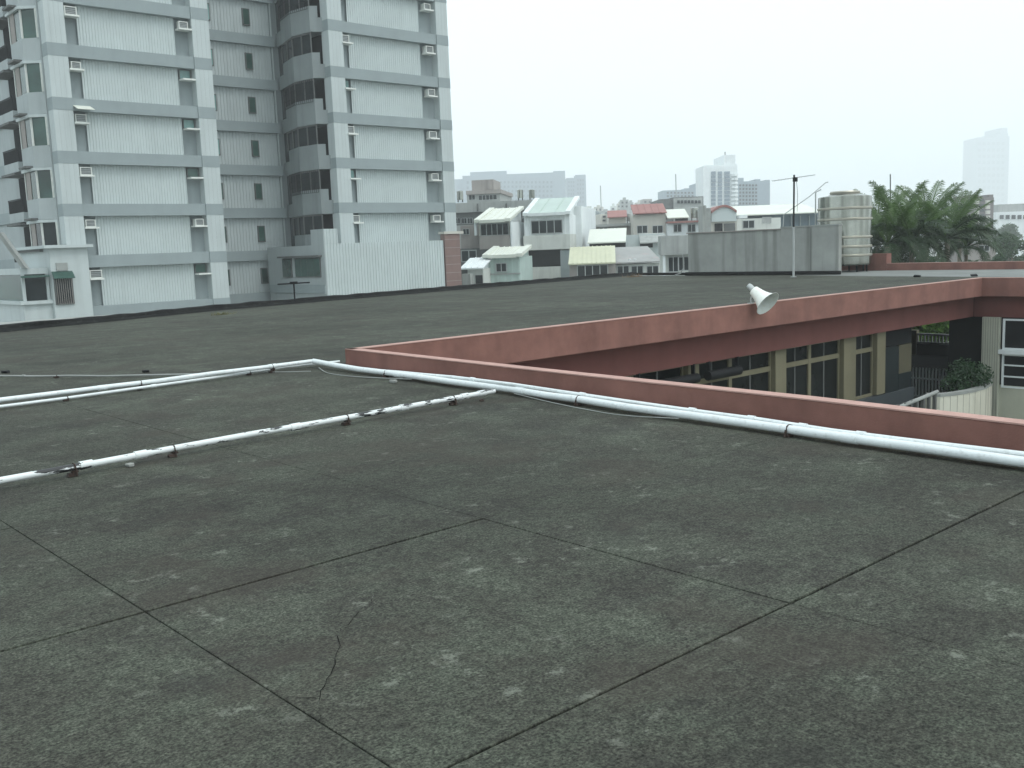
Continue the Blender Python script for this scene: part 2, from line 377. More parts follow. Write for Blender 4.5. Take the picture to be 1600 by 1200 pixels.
# slabs and hidden walls
sp(MB().box(7.2,37.2,12.51,32,-.3,-.02), 'roof_slab', M_conc); sp(MB().box(28.91,41,-9,12.5,-.3,-.02), 'roof_slab', M_conc)
sp(MB().box(37.2,41.0,12.51,24,-.3,-.02), 'roof_slab', M_conc)
sp(MB().box(-12,6.9,-9,26,-.4,-.02), 'roof_slab', M_conc)
sp(MB().box(6.3,6.88,-9,12.0,-11,-.41), 'wall', M_creamtile)
sp(MB().box(-12,-11.7,-9,24,-11,-.41), 'wall', M_creamtile); sp(MB().prism([(-12,23.7),(7,26.2),(14.3,28.8),(26,30.7),(38,32.2),(38,32.5),(26,31.0),(14.3,29.1),(7,26.5),(-12,24.0)],-11,-.31), 'wall', M_creamtile)
# far wing: storey under the roof, paint colours darkened for the overhang's shade
WY = 12.30
FL = -3.6
sp(MB().box(7.3,25.2,WY-.09,WY+.2,FL,-2.47), 'wall', M_bluedado)
sp(MB().box(7.3,25.2,WY+3.5,WY+3.7,FL,-.31), 'wall', M_dark)
sp(MB().box(7.3,28.3,12.0,32,FL-.35,FL), 'floor_slab', M_conc)
sp(MB().box(25.0,25.2,WY+.2,WY+8,FL,-.31), 'wall', M_greyd)
sp(MB().box(7.3,25.2,WY,WY+.25,-11,FL-.36), 'wall', M_creamtile)
for a, b in ((9.0,9.45),(12.2,12.6),(15.63,15.99),(18.72,19.15),(21.63,22.2),(23.24,23.67)):
    sp(MB().box(a,b,WY-.06,WY+.3,-2.45,-.82), 'pillar', M_cream, bevel=.01)
sp(MB().box(23.67,24.42,WY-.04,WY+.25,FL,-1.30), 'door', M_teal, bevel=.01)
sp(MB().box(23.67,25.2,WY+.02,WY+.3,-1.29,-.82), 'door_lintel', M_dark)
sp(MB().box(24.5,25.2,WY+.0,WY+.28,FL,-2.05), 'pillar_base', M_teal); sp(MB().box(24.5,25.2,WY+.01,WY+.28,-2.05,-1.30), 'pillar', M_creamdim)
def classroom_window(x0, x1, mull, trans=True):
    wdw = MB(); t = .05
    wdw.box(x0,x1,WY+.06,WY+.14,-.90,-.83).box(x0,x1,WY+.06,WY+.14,-2.47,-2.40).box(x0,x0+t,WY+.06,WY+.14,-2.40,-.90).box(x1-t,x1,WY+.06,WY+.14,-2.40,-.90)
    for q in mull: wdw.box(q-.055,q+.055,WY+.055,WY+.145,-2.40,-.90)
    if trans:
        e = [x0+t]+[k for q in mull for k in (q-.055,q+.055)]+[x1-t]
        for a, b in zip(e[::2], e[1::2]): wdw.box(a,b,WY+.062,WY+.138,-1.33,-1.22)
    o = sp(wdw, 'window', M_cream)
    e = [x0+t]+[k for q in mull for k in (q-.055,q+.055)]+[x1-t]
    for a, b in zip(e[::2], e[1::2]):
        for z0, z1 in ((-2.40,-1.33),(-1.22,-.90)) if trans else ((-2.40,-.90),):
            sp(MB().box(a,b,WY+.10,WY+.115,z0,z1), 'pane', M_glass_dark, o)
            h = (a+b)/2; sp(MB().box(h-.018,h+.018,WY+.085,WY+.099,z0,z1), 'glazing_bar', M_greyd, o)
classroom_window(7.4, 9.0, []); classroom_window(9.45,12.2,[10.8]); classroom_window(12.6,15.63,[14.05]); classroom_window(15.99,18.72,[17.2])
classroom_window(19.15,21.63,[20.3]); classroom_window(22.2,23.24,[])
# right wing facade (faces -X)
RX = 28.52
sp(MB().box(RX+.02,RX+.3,-9,11.36,FL+.85,-.30), 'wall', M_dark)
sp(MB().box(RX,RX+.32,-9,11.36,-11,FL+.84), 'wall', M_creamtile)
sp(MB().box(RX-.10,RX+.4,11.36,11.84,-11,-.84), 'pillar', M_creamtile, bevel=.01)
sp(MB().box(RX+.34,RX+.5,-9,11.2,-11,-.30), 'wall', M_dark)
sp(MB().box(RX+.41,RX+.6,11.86,13.0,FL,-.30), 'wall', M_dark)
for i in range(7):                         # upright tile joints on the corner pillar
    sp(MB().box(RX-.104,RX-.1005,11.40+i*.066,11.408+i*.066,-3.9,-.85), 'tile_joint', M_greyd)
for k in range(5):
    y1 = 11.30-k*2.3; y0 = y1-1.9
    o = sp(MB().box(RX-.14,RX+.02,y0-.1,y1+.06,-1.86,-1.74), 'ledge', M_white)
    fr = MB()
    for a, b in ((-1.74,-.88),(-2.82,-1.86)):
        fr.box(RX-.03,RX+.03,y0,y1,b-.05,b-.001).box(RX-.03,RX+.03,y0,y1,a,a+.05).box(RX-.03,RX+.03,y0,y0+.05,a+.05,b-.05).box(RX-.03,RX+.03,y1-.05,y1,a+.05,b-.05)
    for z in (-2.18,-2.50): fr.box(RX-.02,RX+.02,y0+.05,y1-.05,z-.02,z+.02)
    wn = sp(fr, 'window', M_white)
    for a, b in ((-1.69,-.94),(-2.77,-1.92)): sp(MB().box(RX+.03,RX+.04,y0+.05,y1-.05,a,b), 'pane', M_glass_dark, wn)
    sp(MB().box(RX-.005,RX+.33,y0-.4,y0,FL+.845,-.85), 'pier', M_creamtile)
# passage beyond the far wing: balcony, columns
sp(MB().box(25.2,41.2,11.95,24,FL-.35,FL), 'floor_slab', M_dark); sp(MB().box(33,41,24,24.3,-11,-.31), 'wall', M_dark)  # passage floor and end wall coloured near black for the dim interior
sp(MB().box(40.7,41.0,-9,17.2,-11,-.31), 'wall', M_greyd); sp(MB().box(40.7,41.0,21,24,-11,-.31), 'wall', M_greyd)
sp(MB().box(36,36.4,13.4,13.8,FL,-.31), 'column', M_greyd)
br = sp(MB().box(40.9,41.05,17.2,20.0,-2.76,-2.68).box(40.9,41.05,17.2,20.0,-3.12,-3.04), 'balustrade', M_conc_pale)
for k in range(18): sp(MB().box(40.94,41.01,17.25+k*.155,17.30+k*.155,-3.04,-2.76), 'baluster', M_conc_pale, br)
sp(MB().box(40.85,41.1,19.75,20.05,FL,-2.55), 'balcony_post', M_cream); sp(MB().box(40.86,41.06,17.2,19.74,FL,-3.13), 'balcony_wall', M_dark)  # near-black wall stands in for the shade below the balcony rail
# courtyard paving one storey lower than the classrooms is never seen; lower walls close the well
# ------------------------------------------------------------------ courtyard planter, stair rail, bush, picket rail
CO = Vector((25,11.2,-3.6))
pl = empty('planter', CO, 0, 'curved beige tiled planter wall at the end of the courtyard walkway', 'planter')
def cpart(mb, name, m, par, o=CO, **k):
    mb.v = [(x-o.x, y-o.y, z-o.z) for x,y,z in mb.v]; return mb.build(name, m, par, **k)
curve = [(27.9,11.35),(27.2,11.02),(26.4,10.85),(25.6,10.86),(25.0,10.98),(24.5,11.2),(24.35,11.5)]
cpart(MB().strip(curve[::-1], .16, -11, -2.56), 'wall', M_plant, pl)
cpart(MB().strip([(x,y-.015) for x,y in curve[::-1]], .19, -2.56, -2.49), 'coping', M_conc_pale, pl)
tj = MB()
for i in range(26):
    t = i/25*(len(curve)-2); k = int(t); a = Vector(curve[k]).lerp(Vector(curve[k+1]), t-k)
    if i % 2 == 0: cpart(MB().box(a.x-.006,a.x+.006,a.y-.004,a.y+.02,-4.15,-2.57), 'tile_joint', M_taupe, pl)
cpart(MB().prism([(27.8,11.5),(24.6,11.5),(24.6,11.25),(25.0,11.15),(25.6,11.05),(26.4,11.04),(27.2,11.2)][::-1], -3.3, -2.66), 'soil', M_greyd, pl)
st = empty('stair_railing', (22,11.2,-4), 0, 'grey handrail with short balusters running up to the curved planter', 'railing')
so_ = Vector((22,11.2,-4))
cpart(MB().tube([(20.8,11.22,-2.62),(22.0,11.2,-2.55),(24.3,11.18,-2.40)], .05, 8), 'handrail', M_conc_pale, st, so_)
cpart(MB().prism([(20.8,11.1),(24.3,11.06),(24.3,11.3),(20.8,11.34)], -11, -2.86), 'base_wall', M_creamtile, st, so_)
for k in range(11):
    x = 21.0+k*.32; cpart(MB().box(x-.035,x+.035,11.16,11.24,-2.86,-2.48+k*.006), 'baluster', M_greyd, st, so_)

def leaf_cloud(n, blobs, size, seed, flat_=.0):
    rg = random.Random(seed); m = MB()
    tot = sum(b[3]*b[4]*b[5] for b in blobs)
    for cx,cy,cz,rx,ry,rz in blobs:
        for _ in range(max(3,int(n*rx*ry*rz/tot))):
            while True:
                d = Vector((rg.uniform(-1,1),rg.uniform(-1,1),rg.uniform(-1,1)))
                if .25 < d.length < 1: break
            d *= rg.uniform(.75,1)/max(.6,d.length)**.5 if d.length>.6 else 1
            p = Vector((cx+d.x*rx, cy+d.y*ry, cz+d.z*rz))
            a = Vector((rg.gauss(0,1),rg.gauss(0,1),rg.gauss(0,.6)-flat_)).normalized()*size*rg.uniform(.6,1.3)
            b = a.orthogonal().normalized(); b.rotate(Matrix.Rotation(rg.uniform(0,6.28),3,a.normalized())); b *= size*rg.uniform(.25,.5)
            m.add([p-a*.5, p+b*.5, p+a*.5, p-b*.5], [(0,1,2,3)])
    return m
bu = empty('bush', (26.3,11.2,-2.66), 0, 'rounded dark green bush growing in the curved beige planter', 'bush')
leaf_cloud(2600, [(0,0,.42,.85,.5,.42),(-.5,.15,.3,.6,.4,.3),(.45,.0,.25,.6,.35,.3),(.1,.3,.55,.5,.4,.35)], .10, 5).build('foliage', M_leafdark, bu)
MB().tube([(0,0,-.05),(.02,.0,.3)], .03, 6).build('stem', M_trunk, bu)
pk = empty('picket_rail', (30,14,-3.6), 0, 'short white picket railing in the shaded passage behind the planter bush', 'railing')
MB().box(-.03,.03,-.6,.75,.62,.66).build('rail', M_white, pk); MB().box(-.03,.03,-.6,.75,.05,.09).build('rail', M_white, pk)
for k in range(13): MB().box(-.02,.02,-.58+k*.105,-.545+k*.105,.09,.98).build('picket', M_white, pk)
# rolled awnings under the beam
for i,(a,b) in enumerate(((13.9,15.75),(16.1,17.18))):
    e = empty('rolled_awning', ((a+b)/2,12.12,-1.12), 0, ('long' if i == 0 else 'short')+' dark rolled awning hanging under the red courtyard beam', 'awning', 'rolled awnings under the courtyard beam')
    h = (b-a)/2
    MB().tube([(-h,0,0),(h,0,0)], .10, 14).build('roll', M_black, e, smooth=True)
    for s in (-1,1): MB().box(s*h*.9-.02,s*h*.9+.02,-.02,.06,.09,.29).build('bracket', M_black, e)

# ------------------------------------------------------------------ pipes on the roof
def pipe(name, label, pts, r, m, couplings=(), supports=(), group=None, csize=1.28):
    o = Vector(pts[0]); o.z = 0
    e = empty(name, o, 0, label, 'pipe', group)
    P = [Vector(p)-o for p in pts]
    # resample with soft sag so it does not read as a ruler line
    rg = random.Random(len(label)); Q = []
    for a, b in zip(P, P[1:]):
        n_ = max(1, int((b-a).length/.6))
        for k in range(n_): Q.append(a.lerp(b,k/n_) + (Vector((0,0,rg.uniform(-.006,.006))) if k else Vector()))
    Q.append(P[-1])
    MB().tube(Q, r, 14).build('pipe_run', m, e, smooth=True)
    tot = [0]
    for a, b in zip(P, P[1:]): tot.append(tot[-1]+(b-a).length)
    def at_(t):
        s = t*tot[-1]
        for i in range(len(P)-1):
            if s <= tot[i+1]+1e-6: d = (P[i+1]-P[i]).normalized(); return P[i]+d*(s-tot[i]), d
    for t in couplings:
        p, d = at_(t); MB().tube([p-d*r*1.9, p+d*r*1.9], r*csize, 14).build('coupling', m, e, smooth=True)
    for t in supports:
        p, d = at_(t); n_ = Vector((-d.y,d.x,0)).normalized()
        k_ = Vector((n_.x*r*1.1, n_.y*r*1.1, 0)); q = MB()
        for sg in (1,-1): q.tube([(p.x+k_.x*sg*1.5,p.y+k_.y*sg*1.5,.004),(p.x+k_.x*sg,p.y+k_.y*sg,p.z)], .007, 5)
        q.tube([(p.x+k_.x,p.y+k_.y,p.z),(p.x+k_.x*.7,p.y+k_.y*.7,p.z+r*.85),(p.x,p.y,p.z+r*1.12),(p.x-k_.x*.7,p.y-k_.y*.7,p.z+r*.85),(p.x-k_.x,p.y-k_.y,p.z)], .004, 5)
        q.box(p.x-.05,p.x+.012,p.y-.03,p.y+.02,.003,.028); q.box(p.x-.012,p.x+.03,p.y-.022,p.y+.028,.028,max(.032,p.z-r)); q.v = [(x+rg.uniform(-.006,.006),y+rg.uniform(-.006,.006),z) for x,y,z in q.v]
        q.build('saddle_clip', M_rust, e)
    return e
pipe('peeling_pipe', 'white pipe with peeling black patches crossing the open roof felt', [(.6,7.60,.068),(1.86,7.713,.07),(3.23,7.83,.07),(4.63,7.894,.07),(6.88,8.024,.07)], .026, M_peel,
     (.10,.30,.37,.60,.80,.93,.97), (.285,.415,.69,.905))
pipe('white_pipe', 'thick white pipe running beside the base of the red parapet', [(7.27,12.46,.09),(7.22,11.21,.06),(7.14,9.15,.06),(7.12,8.02,.06),(6.95,6.18,.06),(6.88,4.54,.06),(6.825,3.76,.06),(6.775,2.53,.06),(6.6,-1.5,.06)], .037, M_pipe,
     (.16,.33,.62), (.14,.40,.58,.74), csize=1.1)
pipe('thin_white_pipe', 'thin white conduit squeezed between the thick pipe and red parapet', [(7.38,11.6,.04),(7.18,9.13,.11),(7.12,8.0,.117),(7.06,6.3,.092),(6.96,4.7,.092),(6.89,4.0,.088),(6.86,3.4,.092),(6.84,2.5,.10),(6.68,-1.5,.10)], .019, M_pipe,
     (.22,.36,.47,.52,.56,.60), (), csize=1.35)
pipe('white_pipe', 'thicker of two white pipes leading to the parapet corner', [(.5,12.3,.09),(3.06,12.32,.09),(4.95,12.34,.09),(7.2,12.48,.09),(7.27,12.46,.09)], .029, M_pipe, (.24,.55,.90), (.30,.62,.9), csize=1.15)
pipe('thin_white_pipe', 'thinner white conduit lying under the pipe that reaches the parapet corner', [(.5,11.95,.04),(3.0,12.12,.04),(4.5,12.24,.04),(5.67,12.38,.04),(6.9,12.6,.04),(7.7,12.45,.04)], .018, M_pipe, (.3,.6,.85), (.45,.8), csize=1.3)
pipe('electric_conduit', 'slender grey conduit crossing the far felt beyond the pipes', [(2.2,17.6,.03),(3.94,15.72,.03),(4.9,14.1,.03),(5.88,12.9,.03)], .013, M_conc_pale, (.5,), (.32,.6))
# loose cables by the corner
def cable(label, pts, r=.006, m=None):
    o = Vector(pts[0]); o.z = 0; P = [Vector(p)-o for p in pts]; Q = []
    for i in range(len(P)-1):
        p0, p1, p2, p3 = P[max(i-1,0)], P[i], P[i+1], P[min(i+2,len(P)-1)]
        for k in range(5):
            t = k/5; Q.append(.5*((2*p1)+(p2-p0)*t+(2*p0-5*p1+4*p2-p3)*t*t+(3*p1-p0-3*p2+p3)*t**3))
    Q.append(P[-1])
    c = MB().tube(Q, r, 6).build('cable', m or M_conc_pale, smooth=True); c.location = o; return tag(c, label, 'cable')
cable('loose pale cable curling out from under the parapet pipe near the corner', [(7.2,12.2,.02),(6.98,11.6,.010),(6.96,11.0,.010),(7.05,10.4,.02),(7.14,9.9,.03)])
cable('pale cable sagging below the thick parapet pipe past the pipe junction', [(7.06,7.9,.03),(6.95,7.2,.010),(6.84,6.6,.010),(6.80,6.1,.010),(6.88,5.5,.03)], .005)
cable('short wire lying across the pipes before the parapet corner', [(6.3,12.9,.02),(6.6,12.4,.012),(6.95,12.0,.010)], .006)
rg = random.Random(2)
def chunk(name, label, cat, px, py, s, m, group=None):
    p = onz(px,py); b = MB().box(-s,s,-s*.7,s*.7,0,s*.8); b.v = [(x*rg.uniform(.7,1.15),y*rg.uniform(.7,1.15),z*rg.uniform(.7,1.2)) for x,y,z in b.v]
    o = b.build(name, m, bevel=s*.2); o.location = (p.x,p.y,.001); o.rotation_euler = (0,0,rg.uniform(0,3)); return tag(o, label, cat, group)
chunk('brick_piece', 'broken brick wedged under the peeling pipe by a rusty clip', 'brick', 752,627, .03, M_rust)
chunk('mortar_lump', 'pale mortar lump on the felt below the peeling pipe', 'rubble', 203,729, .035, M_conc)
chunk('mortar_lump', 'small mortar lump on the felt near the parapet corner', 'rubble', 615,598, .045, M_conc)
chunk('roof_stub', 'black stub standing on the felt beside the slender conduit', 'stub', 9,583, .06, M_black)
chunk('roof_stub', 'tiny black stub on the felt above where the slender conduit ends', 'stub', 228,582, .05, M_black)
chunk('roof_stub', 'black stub on the pale roof walkway nearer the water tank', 'stub', 1433,433, .12, M_black)
chunk('roof_stub', 'black stub on the pale roof walkway beside the courtyard corner', 'stub', 1522,432, .12, M_black)
# weeds at the kerb
def tuft(label, x, y, n, s, m):
    t = MB(); rg = random.Random(int(x*10))
    for _ in range(n):
        a = rg.uniform(0,6.28); bx, by = rg.gauss(0,s*1.6), rg.gauss(0,s*.35); h = s*rg.uniform(.4,1); wv = .012
        t.add([(bx-wv,by,0),(bx+wv,by,0),(bx+math.cos(a)*h*.6,by+math.sin(a)*h*.6,h)], [(0,1,2)])
    o = t.build('weed_tuft', m); o.location = (x,y,.0); tag(o, label, 'weeds')
M_weed = mat('dry_weed', (.13,.13,.06), .8, .3, 6); M_weedb = mat('brown_weed', (.20,.13,.07), .8, .3, 6)
p = onz(345,492); tuft('yellowish weeds sprouting along the black kerb under the apartment pillar', p.x, p.y, 60, .12, M_weed)
p = onz(990,433); tuft('brown dry weeds by the black kerb in front of the small windows', p.x, p.y, 70, .2, M_weedb)

# ------------------------------------------------------------------ loudspeaker horn
hn = empty('horn_loudspeaker', (17.12,11.82,PT), 0, 'white horn loudspeaker on the far red parapet tilted down over the courtyard', 'loudspeaker')
ax = Vector((-.02,-.80,-.62)).normalized(); o0 = Vector((.05,-.08,.27))
Mh = Matrix.Translation(o0) @ ax.to_track_quat('Z','Y').to_matrix().to_4x4()
M_horn = mat('horn_white', (.78,.80,.74), .35, .05, 6, c2=(.62,.63,.52), c2amt=.3); M_hornin = mat('horn_inside', (.55,.58,.55), .5, .06, 6, c2=(.45,.44,.34), c2amt=.4)
outp = [(.06,-.02),(.10,0),(.112,.06),(.128,.14),(.15,.22),(.185,.31),(.232,.385),(.27,.42),(.282,.428)]
inp = [(.282,.428),(.276,.432),(.262,.42),(.222,.382),(.175,.305),(.14,.215),(.118,.135),(.1,.05),(.0,.045)]
MB().lathe(outp, 36, Mh).build('bell', M_horn, hn, smooth=True); MB().lathe(inp, 36, Mh).build('mouth', M_hornin, hn, smooth=True)
MB().lathe([(0,.27),(.03,.26),(.05,.2),(.055,.08)], 16, Mh).build('reflector', M_hornin, hn, smooth=True)
MB().lathe([(0,-.17),(.05,-.165),(.062,-.12),(.062,-.03),(.05,-.019)], 20, Mh).build('driver', M_alu, hn, smooth=True)
MB().tube([(.06,.0,-.0),(.06,.0,.10),(.06,-.06,.2)], .016, 8).box(.0,.12,-.05,.05,.0,.012).build('bracket', M_alu, hn)

# ------------------------------------------------------------------ far end of the roof: concrete wall, antenna, tank, parapet
cw = empty('concrete_wall', (37.2,25,0), 0, 'stained grey concrete wall box standing at the far end of the roof', 'wall')
def rel(mb, o, name, m, par, **k):
    mb.v = [(x-o[0],y-o[1],z-o[2]) for x,y,z in mb.v]; return mb.build(name, m, par, **k)
W0 = (37.2,25,0)
rel(MB().box(37.2,37.45,24.05,29.05,0,1.94).box(37.45,39.6,28.8,29.05,0,1.94), W0, 'wall_panel', M_conc, cw, bevel=.015)
rel(MB().box(37.19,37.45,21.33,24.05,0,2.0), W0, 'wall_panel', M_conc, cw, bevel=.015)
rel(MB().box(37.17,37.47,21.32,24.06,2.0,2.06), W0, 'coping', M_conc_pale, cw)
rel(MB().box(37.14,37.48,24.07,29.1,1.94,1.985), W0, 'coping', M_taupe, cw)
rel(MB().box(37.04,37.199,21.2,29.15,.004,.16), W0, 'bitumen_skirt', M_bitumen, cw, bevel=.03)
for yy in (22.6,): rel(MB().box(37.184,37.189 if yy<24 else 37.1995,yy-.012,yy+.012,.17,1.93), W0, 'joint', M_greyd, cw)
rel(MB().tube([(37.1,29.25,1.0),(37.1,29.25,.35),(37.0,29.35,.12),(36.9,29.6,.03)], .03, 8), W0, 'downpipe', M_conc_pale, cw, smooth=True)

an = empty('television_antenna', (35.1,22.11,0), 0, 'tall thin mast with a television antenna standing before the concrete wall', 'antenna')
MB().tube([(0,0,0),(0,.0,2.0)], .045, 10).build('lower_mast', M_alu, an, smooth=True)
MB().tube([(0,0,1.9),(.02,-.01,4.05)], .035, 10).build('upper_mast', M_black, an, smooth=True)
MB().tube([(.35,-.75,4.0),(-.35,.75,3.86)], .014, 6).build('boom', M_alu, an)
for k in range(7):
    t = k/6; p = Vector((.33,-.72,3.995)).lerp(Vector((-.33,.72,3.865)), t); h = .18+.06*k
    MB().tube([p+Vector((.90*h,.42*h,0)), p-Vector((.90*h,.42*h,0))], .006, 5).build('element', M_alu, an)
MB().box(-.07,.07,-.14,-.0,3.78,3.95).build('junction_box', M_black, an)
MB().tube([(.0,-.13,3.8),(.03,-.16,3.3),(.03,-.14,2.6)], .008, 5).build('cable', M_black, an)
MB().box(-.08,.08,-.08,.08,.0,.03).build('foot_plate', M_alu, an)

tk = empty('water_tank', (40.0,22.66,0), 0, 'large ribbed stainless steel water tank rising behind the concrete wall', 'tank')
RT = 1.12; z0, z1 = .30, 3.25
MB().lathe([(0,z0),(RT*.95,z0),(RT,z0+.06),(RT,z1-.05),(RT*.985,z1),(RT*.62,z1+.08),(RT*.6,z1+.1),(0,z1+.1)], 48).build('shell', M_steel, tk, smooth=True)
for z in (.72,1.1,1.5,2.28,2.74): MB().lathe([(RT,z-.055),(RT+.035,z-.03),(RT+.035,z+.03),(RT,z+.055)], 48).build('rib', M_steelband, tk, smooth=True)
MB().lathe([(.0,z1+.11),(.62,z1+.11),(.64,z1+.19),(.6,z1+.24),(0,z1+.25)], 32).build('lid', M_steelband, tk, smooth=True)
for k in range(8):
    a = k*math.pi/4+.3; MB().tube([(math.cos(a)*.95,math.sin(a)*.95,0),(math.cos(a)*.95,math.sin(a)*.95,.32)], .035, 8).build('leg', M_black, tk)
MB().tube([(-.62,1.05,.05),(-.62,1.05,3.5),(-.5,.85,3.62)], .028, 8).build('riser_pipe', M_alu, tk, smooth=True)
MB().tube([(-1.7,2.0,2.06),(-1.7,1.95,2.6),(-.9,1.15,3.35),(-.4,.7,3.9),(-.35,.6,3.92)], .02, 8).build('overflow_pipe', M_alu, tk, smooth=True)
for s in (-.5,.5): MB().box(-1.1,1.1,s-.04,s+.04,.285,.299).build('stand_rail', M_black, tk)

fp = empty('far_parapet', (41,15,0), 0, 'low red parapet at the far side of the roof before the palms', 'parapet')
W1 = (41,15,0)
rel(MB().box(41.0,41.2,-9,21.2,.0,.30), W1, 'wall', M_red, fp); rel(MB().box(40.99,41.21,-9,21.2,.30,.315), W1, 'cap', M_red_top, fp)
rel(MB().box(40.97,41.4,21.21,22.6,.0,.74), W1, 'end_block', M_red, fp); rel(MB().box(41.2,41.45,22.61,32.0,.0,.30), W1, 'wall', M_red, fp)
# T-shaped aerial at the kerb
p = Vector((16.95,30.02,.0))
ta = empty('roof_aerial', p, 0, 'short T shaped aerial post at the black kerb before the apartment block', 'antenna')
MB().tube([(0,0,0),(0,0,.72)], .028, 8).build('post', M_black, ta); d = Vector((rt.x,rt.y,0)).normalized()*.55
MB().tube([d+Vector((0,0,.70)), -d+Vector((0,0,.68))], .024, 8).build('crossbar', M_black, ta); MB().box(-.12,.12,-.06,.06,.66,.75).build('clamp', M_black, ta)

# ------------------------------------------------------------------ apartment block
AO = (34,64,-11)
ap = empty('apartment_block', AO, 0, 'tall pale grey apartment block with blue grey floor bands', 'building')
def app(mb, name, m, par=None, **k): return rel(mb, AO, name, m, par or ap, **k)
ZK = [1.4+3.1*k for k in range(-4, 8)]          # underside of each floor band
BH = .73; TOP = 27.0
app(MB().box(20.05,30.1,62.75,95,-11,TOP), 'wall', M_niche)
app(MB().box(30.1,38.3,67.6,76,-11,TOP), 'wall', M_niche)
app(MB().box(38.9,48.4,60.95,76,-11,TOP), 'wall', M_niche)
for a, b, y, side in ((19.98,21.12,62.05,0),(28.98,30.15,62.05,0),(38.0,39.14,60.25,0),(47.42,48.5,60.25,0)):
    app(MB().box(a,b,y,y+.9,-11,TOP), 'pillar', M_pil)
    for z in ZK: app(MB().box(a-.012,b+.012,y-.014,y+.92,z,z+BH), 'pillar_band', M_band)
    # upright tile seams
    for q in (.25,.5,.75): app(MB().box(a+(b-a)*q-.008,a+(b-a)*q+.008,y-.006,y-.001,-8,TOP), 'seam', M_seam)
def cladding(x0, x1, y, z0, z1): return app(MB().sheet(x0,x1,y,z0,z1), 'cladding_panel', M_clad)
ledge_me = MB().box(-.42,.42,-.62,.0,-.10,0).mesh('ledge', M_ledge)
for bi, (x0, x1, y, c0, c1) in enumerate(((21.14,28.97,62.05,21.98,28.0),(39.16,47.40,60.25,39.9,46.15))):
    for k, z in enumerate(ZK):
        app(MB().box(x0,x1,y+.06,y+.70,z,z+BH), 'floor_band', M_band)
        if k+1 < len(ZK): cladding(c0, c1, y+.50, z+BH+.002, ZK[k+1]-.002)
for k, z in enumerate(ZK[:-1]):
    app(MB().box(30.16,37.7,67.2,67.6,z,z+BH), 'floor_band', M_band)
    app(MB().sheet(30.4,37.5,67.52,z+BH+.002,ZK[k+1]-.002,pitch=.24), 'cladding_panel', M_recess)
    for xc in (32.62,35.68):
        zt = ZK[k+1]-.62
        wn = app(MB().box(xc-.29,xc+.29,67.40,67.49,zt-1.12,zt+.06), 'window', M_greyd)
        m_ = M_glass_teal if (xc < 34 and k > 5) else M_glass_green
        app(MB().box(xc-.22,xc+.22,67.385,67.399,zt-1.05,zt), 'pane', m_, wn)
    app(MB().box(37.52,37.60,67.3,67.42,z+BH+.01,ZK[k+1]), 'downpipe', M_pil)
# window air conditioners: things of their own on concrete ledges
def make_ac(label):
    e = empty('air_conditioner', (0,0,0), 0, label, 'air conditioner', 'window air conditioners of the apartment block')
    fr = MB().box(-.36,.36,-.46,.05,.0,.05).box(-.36,.36,-.46,.05,.45,.50).box(-.36,-.30,-.46,.05,.05,.45).box(.30,.36,-.46,.05,.05,.45)
    fr.build('casing', M_acwhite, e); MB().box(-.30,.30,-.42,.05,.05,.45).build('grille', M_acgrille, e)
    for q in range(3): MB().box(-.30,.30,-.435,-.421,.13+q*.1,.15+q*.1).build('louvre', M_alu, e)
    return e
ac_proto = []
def place_ac(x, y, z, label):
    if not ac_proto: e = make_ac(label); ac_proto.append(e)
    else: e = copy_tree(ac_proto[0])
    e['label'] = label; e.location = (x, y, z); q = random.uniform(.82,1.0); e.scale = (q*random.uniform(.9,1.05), random.uniform(.75,1.0), q); return e
ORD = {4:'first',5:'second',6:'third',7:'fourth',8:'fifth',9:'sixth',10:'seventh'}
for k in range(4, 11):
    z = ZK[k]-.66
    for j, (x, y) in enumerate(((21.55,62.55),(28.5,62.55),(39.5,60.75),(46.75,60.75))):
        if k == 4 and j > 1: continue
        o = inst(ledge_me, 'ledge', ap, (x-AO[0], y-AO[1], z-.002-AO[2]))
        if k == 10 and j == 0: continue
        if j == 0: place_ac(x, y, z, 'boxy air conditioner by the bay window corner pillar, '+ORD[k]+' ledge above the kerb')
        elif j == 1:
            if k in (4,6,7,8):
                wn = app(MB().box(x-.40,x+.40,y+.05,y+.12,z+.02,z+.62), 'window', M_greyd); app(MB().box(x-.33,x+.33,y+.03,y+.049,z+.06,z+.58), 'pane', M_glass_teal if k>6 else M_glass_green, wn)
            else: place_ac(x, y, z, 'boxy air conditioner by the pillar flanking the narrow windows, '+ORD[k]+' ledge above the kerb')
        elif j == 2:
            if k in (5,7,9):
                place_ac(x-.12, y, z, 'boxy air conditioner by the pillar next to the stacked balconies, '+ORD[k-1]+' ledge above the annex')
            else:
                wn = app(MB().box(x-.36,x+.30,y+.05,y+.12,z+.02,z+.62), 'window', M_greyd); app(MB().box(x-.30,x+.24,y+.03,y+.049,z+.06,z+.58), 'pane', M_glass_teal, wn)
        else: place_ac(x, y, z, 'boxy air conditioner by the end pillar over the low houses, '+ORD[k-1]+' ledge above the annex')
aw = MB().add([(-.5,-.75,.02),(.5,-.75,.02),(.5,0,.30),(-.5,0,.30),(-.5,-.75,-.01),(.5,-.75,-.01),(.5,0,.27),(-.5,0,.27)], [(0,1,2,3),(7,6,5,4),(0,4,5,1),(1,5,6,2),(2,6,7,3),(3,7,4,0)]).build('awning', M_cream_roof)
aw.location = (21.65,62.12,ZK[7]+.02); tag(aw, 'pale sloping metal awning over one apartment air conditioner', 'awning')
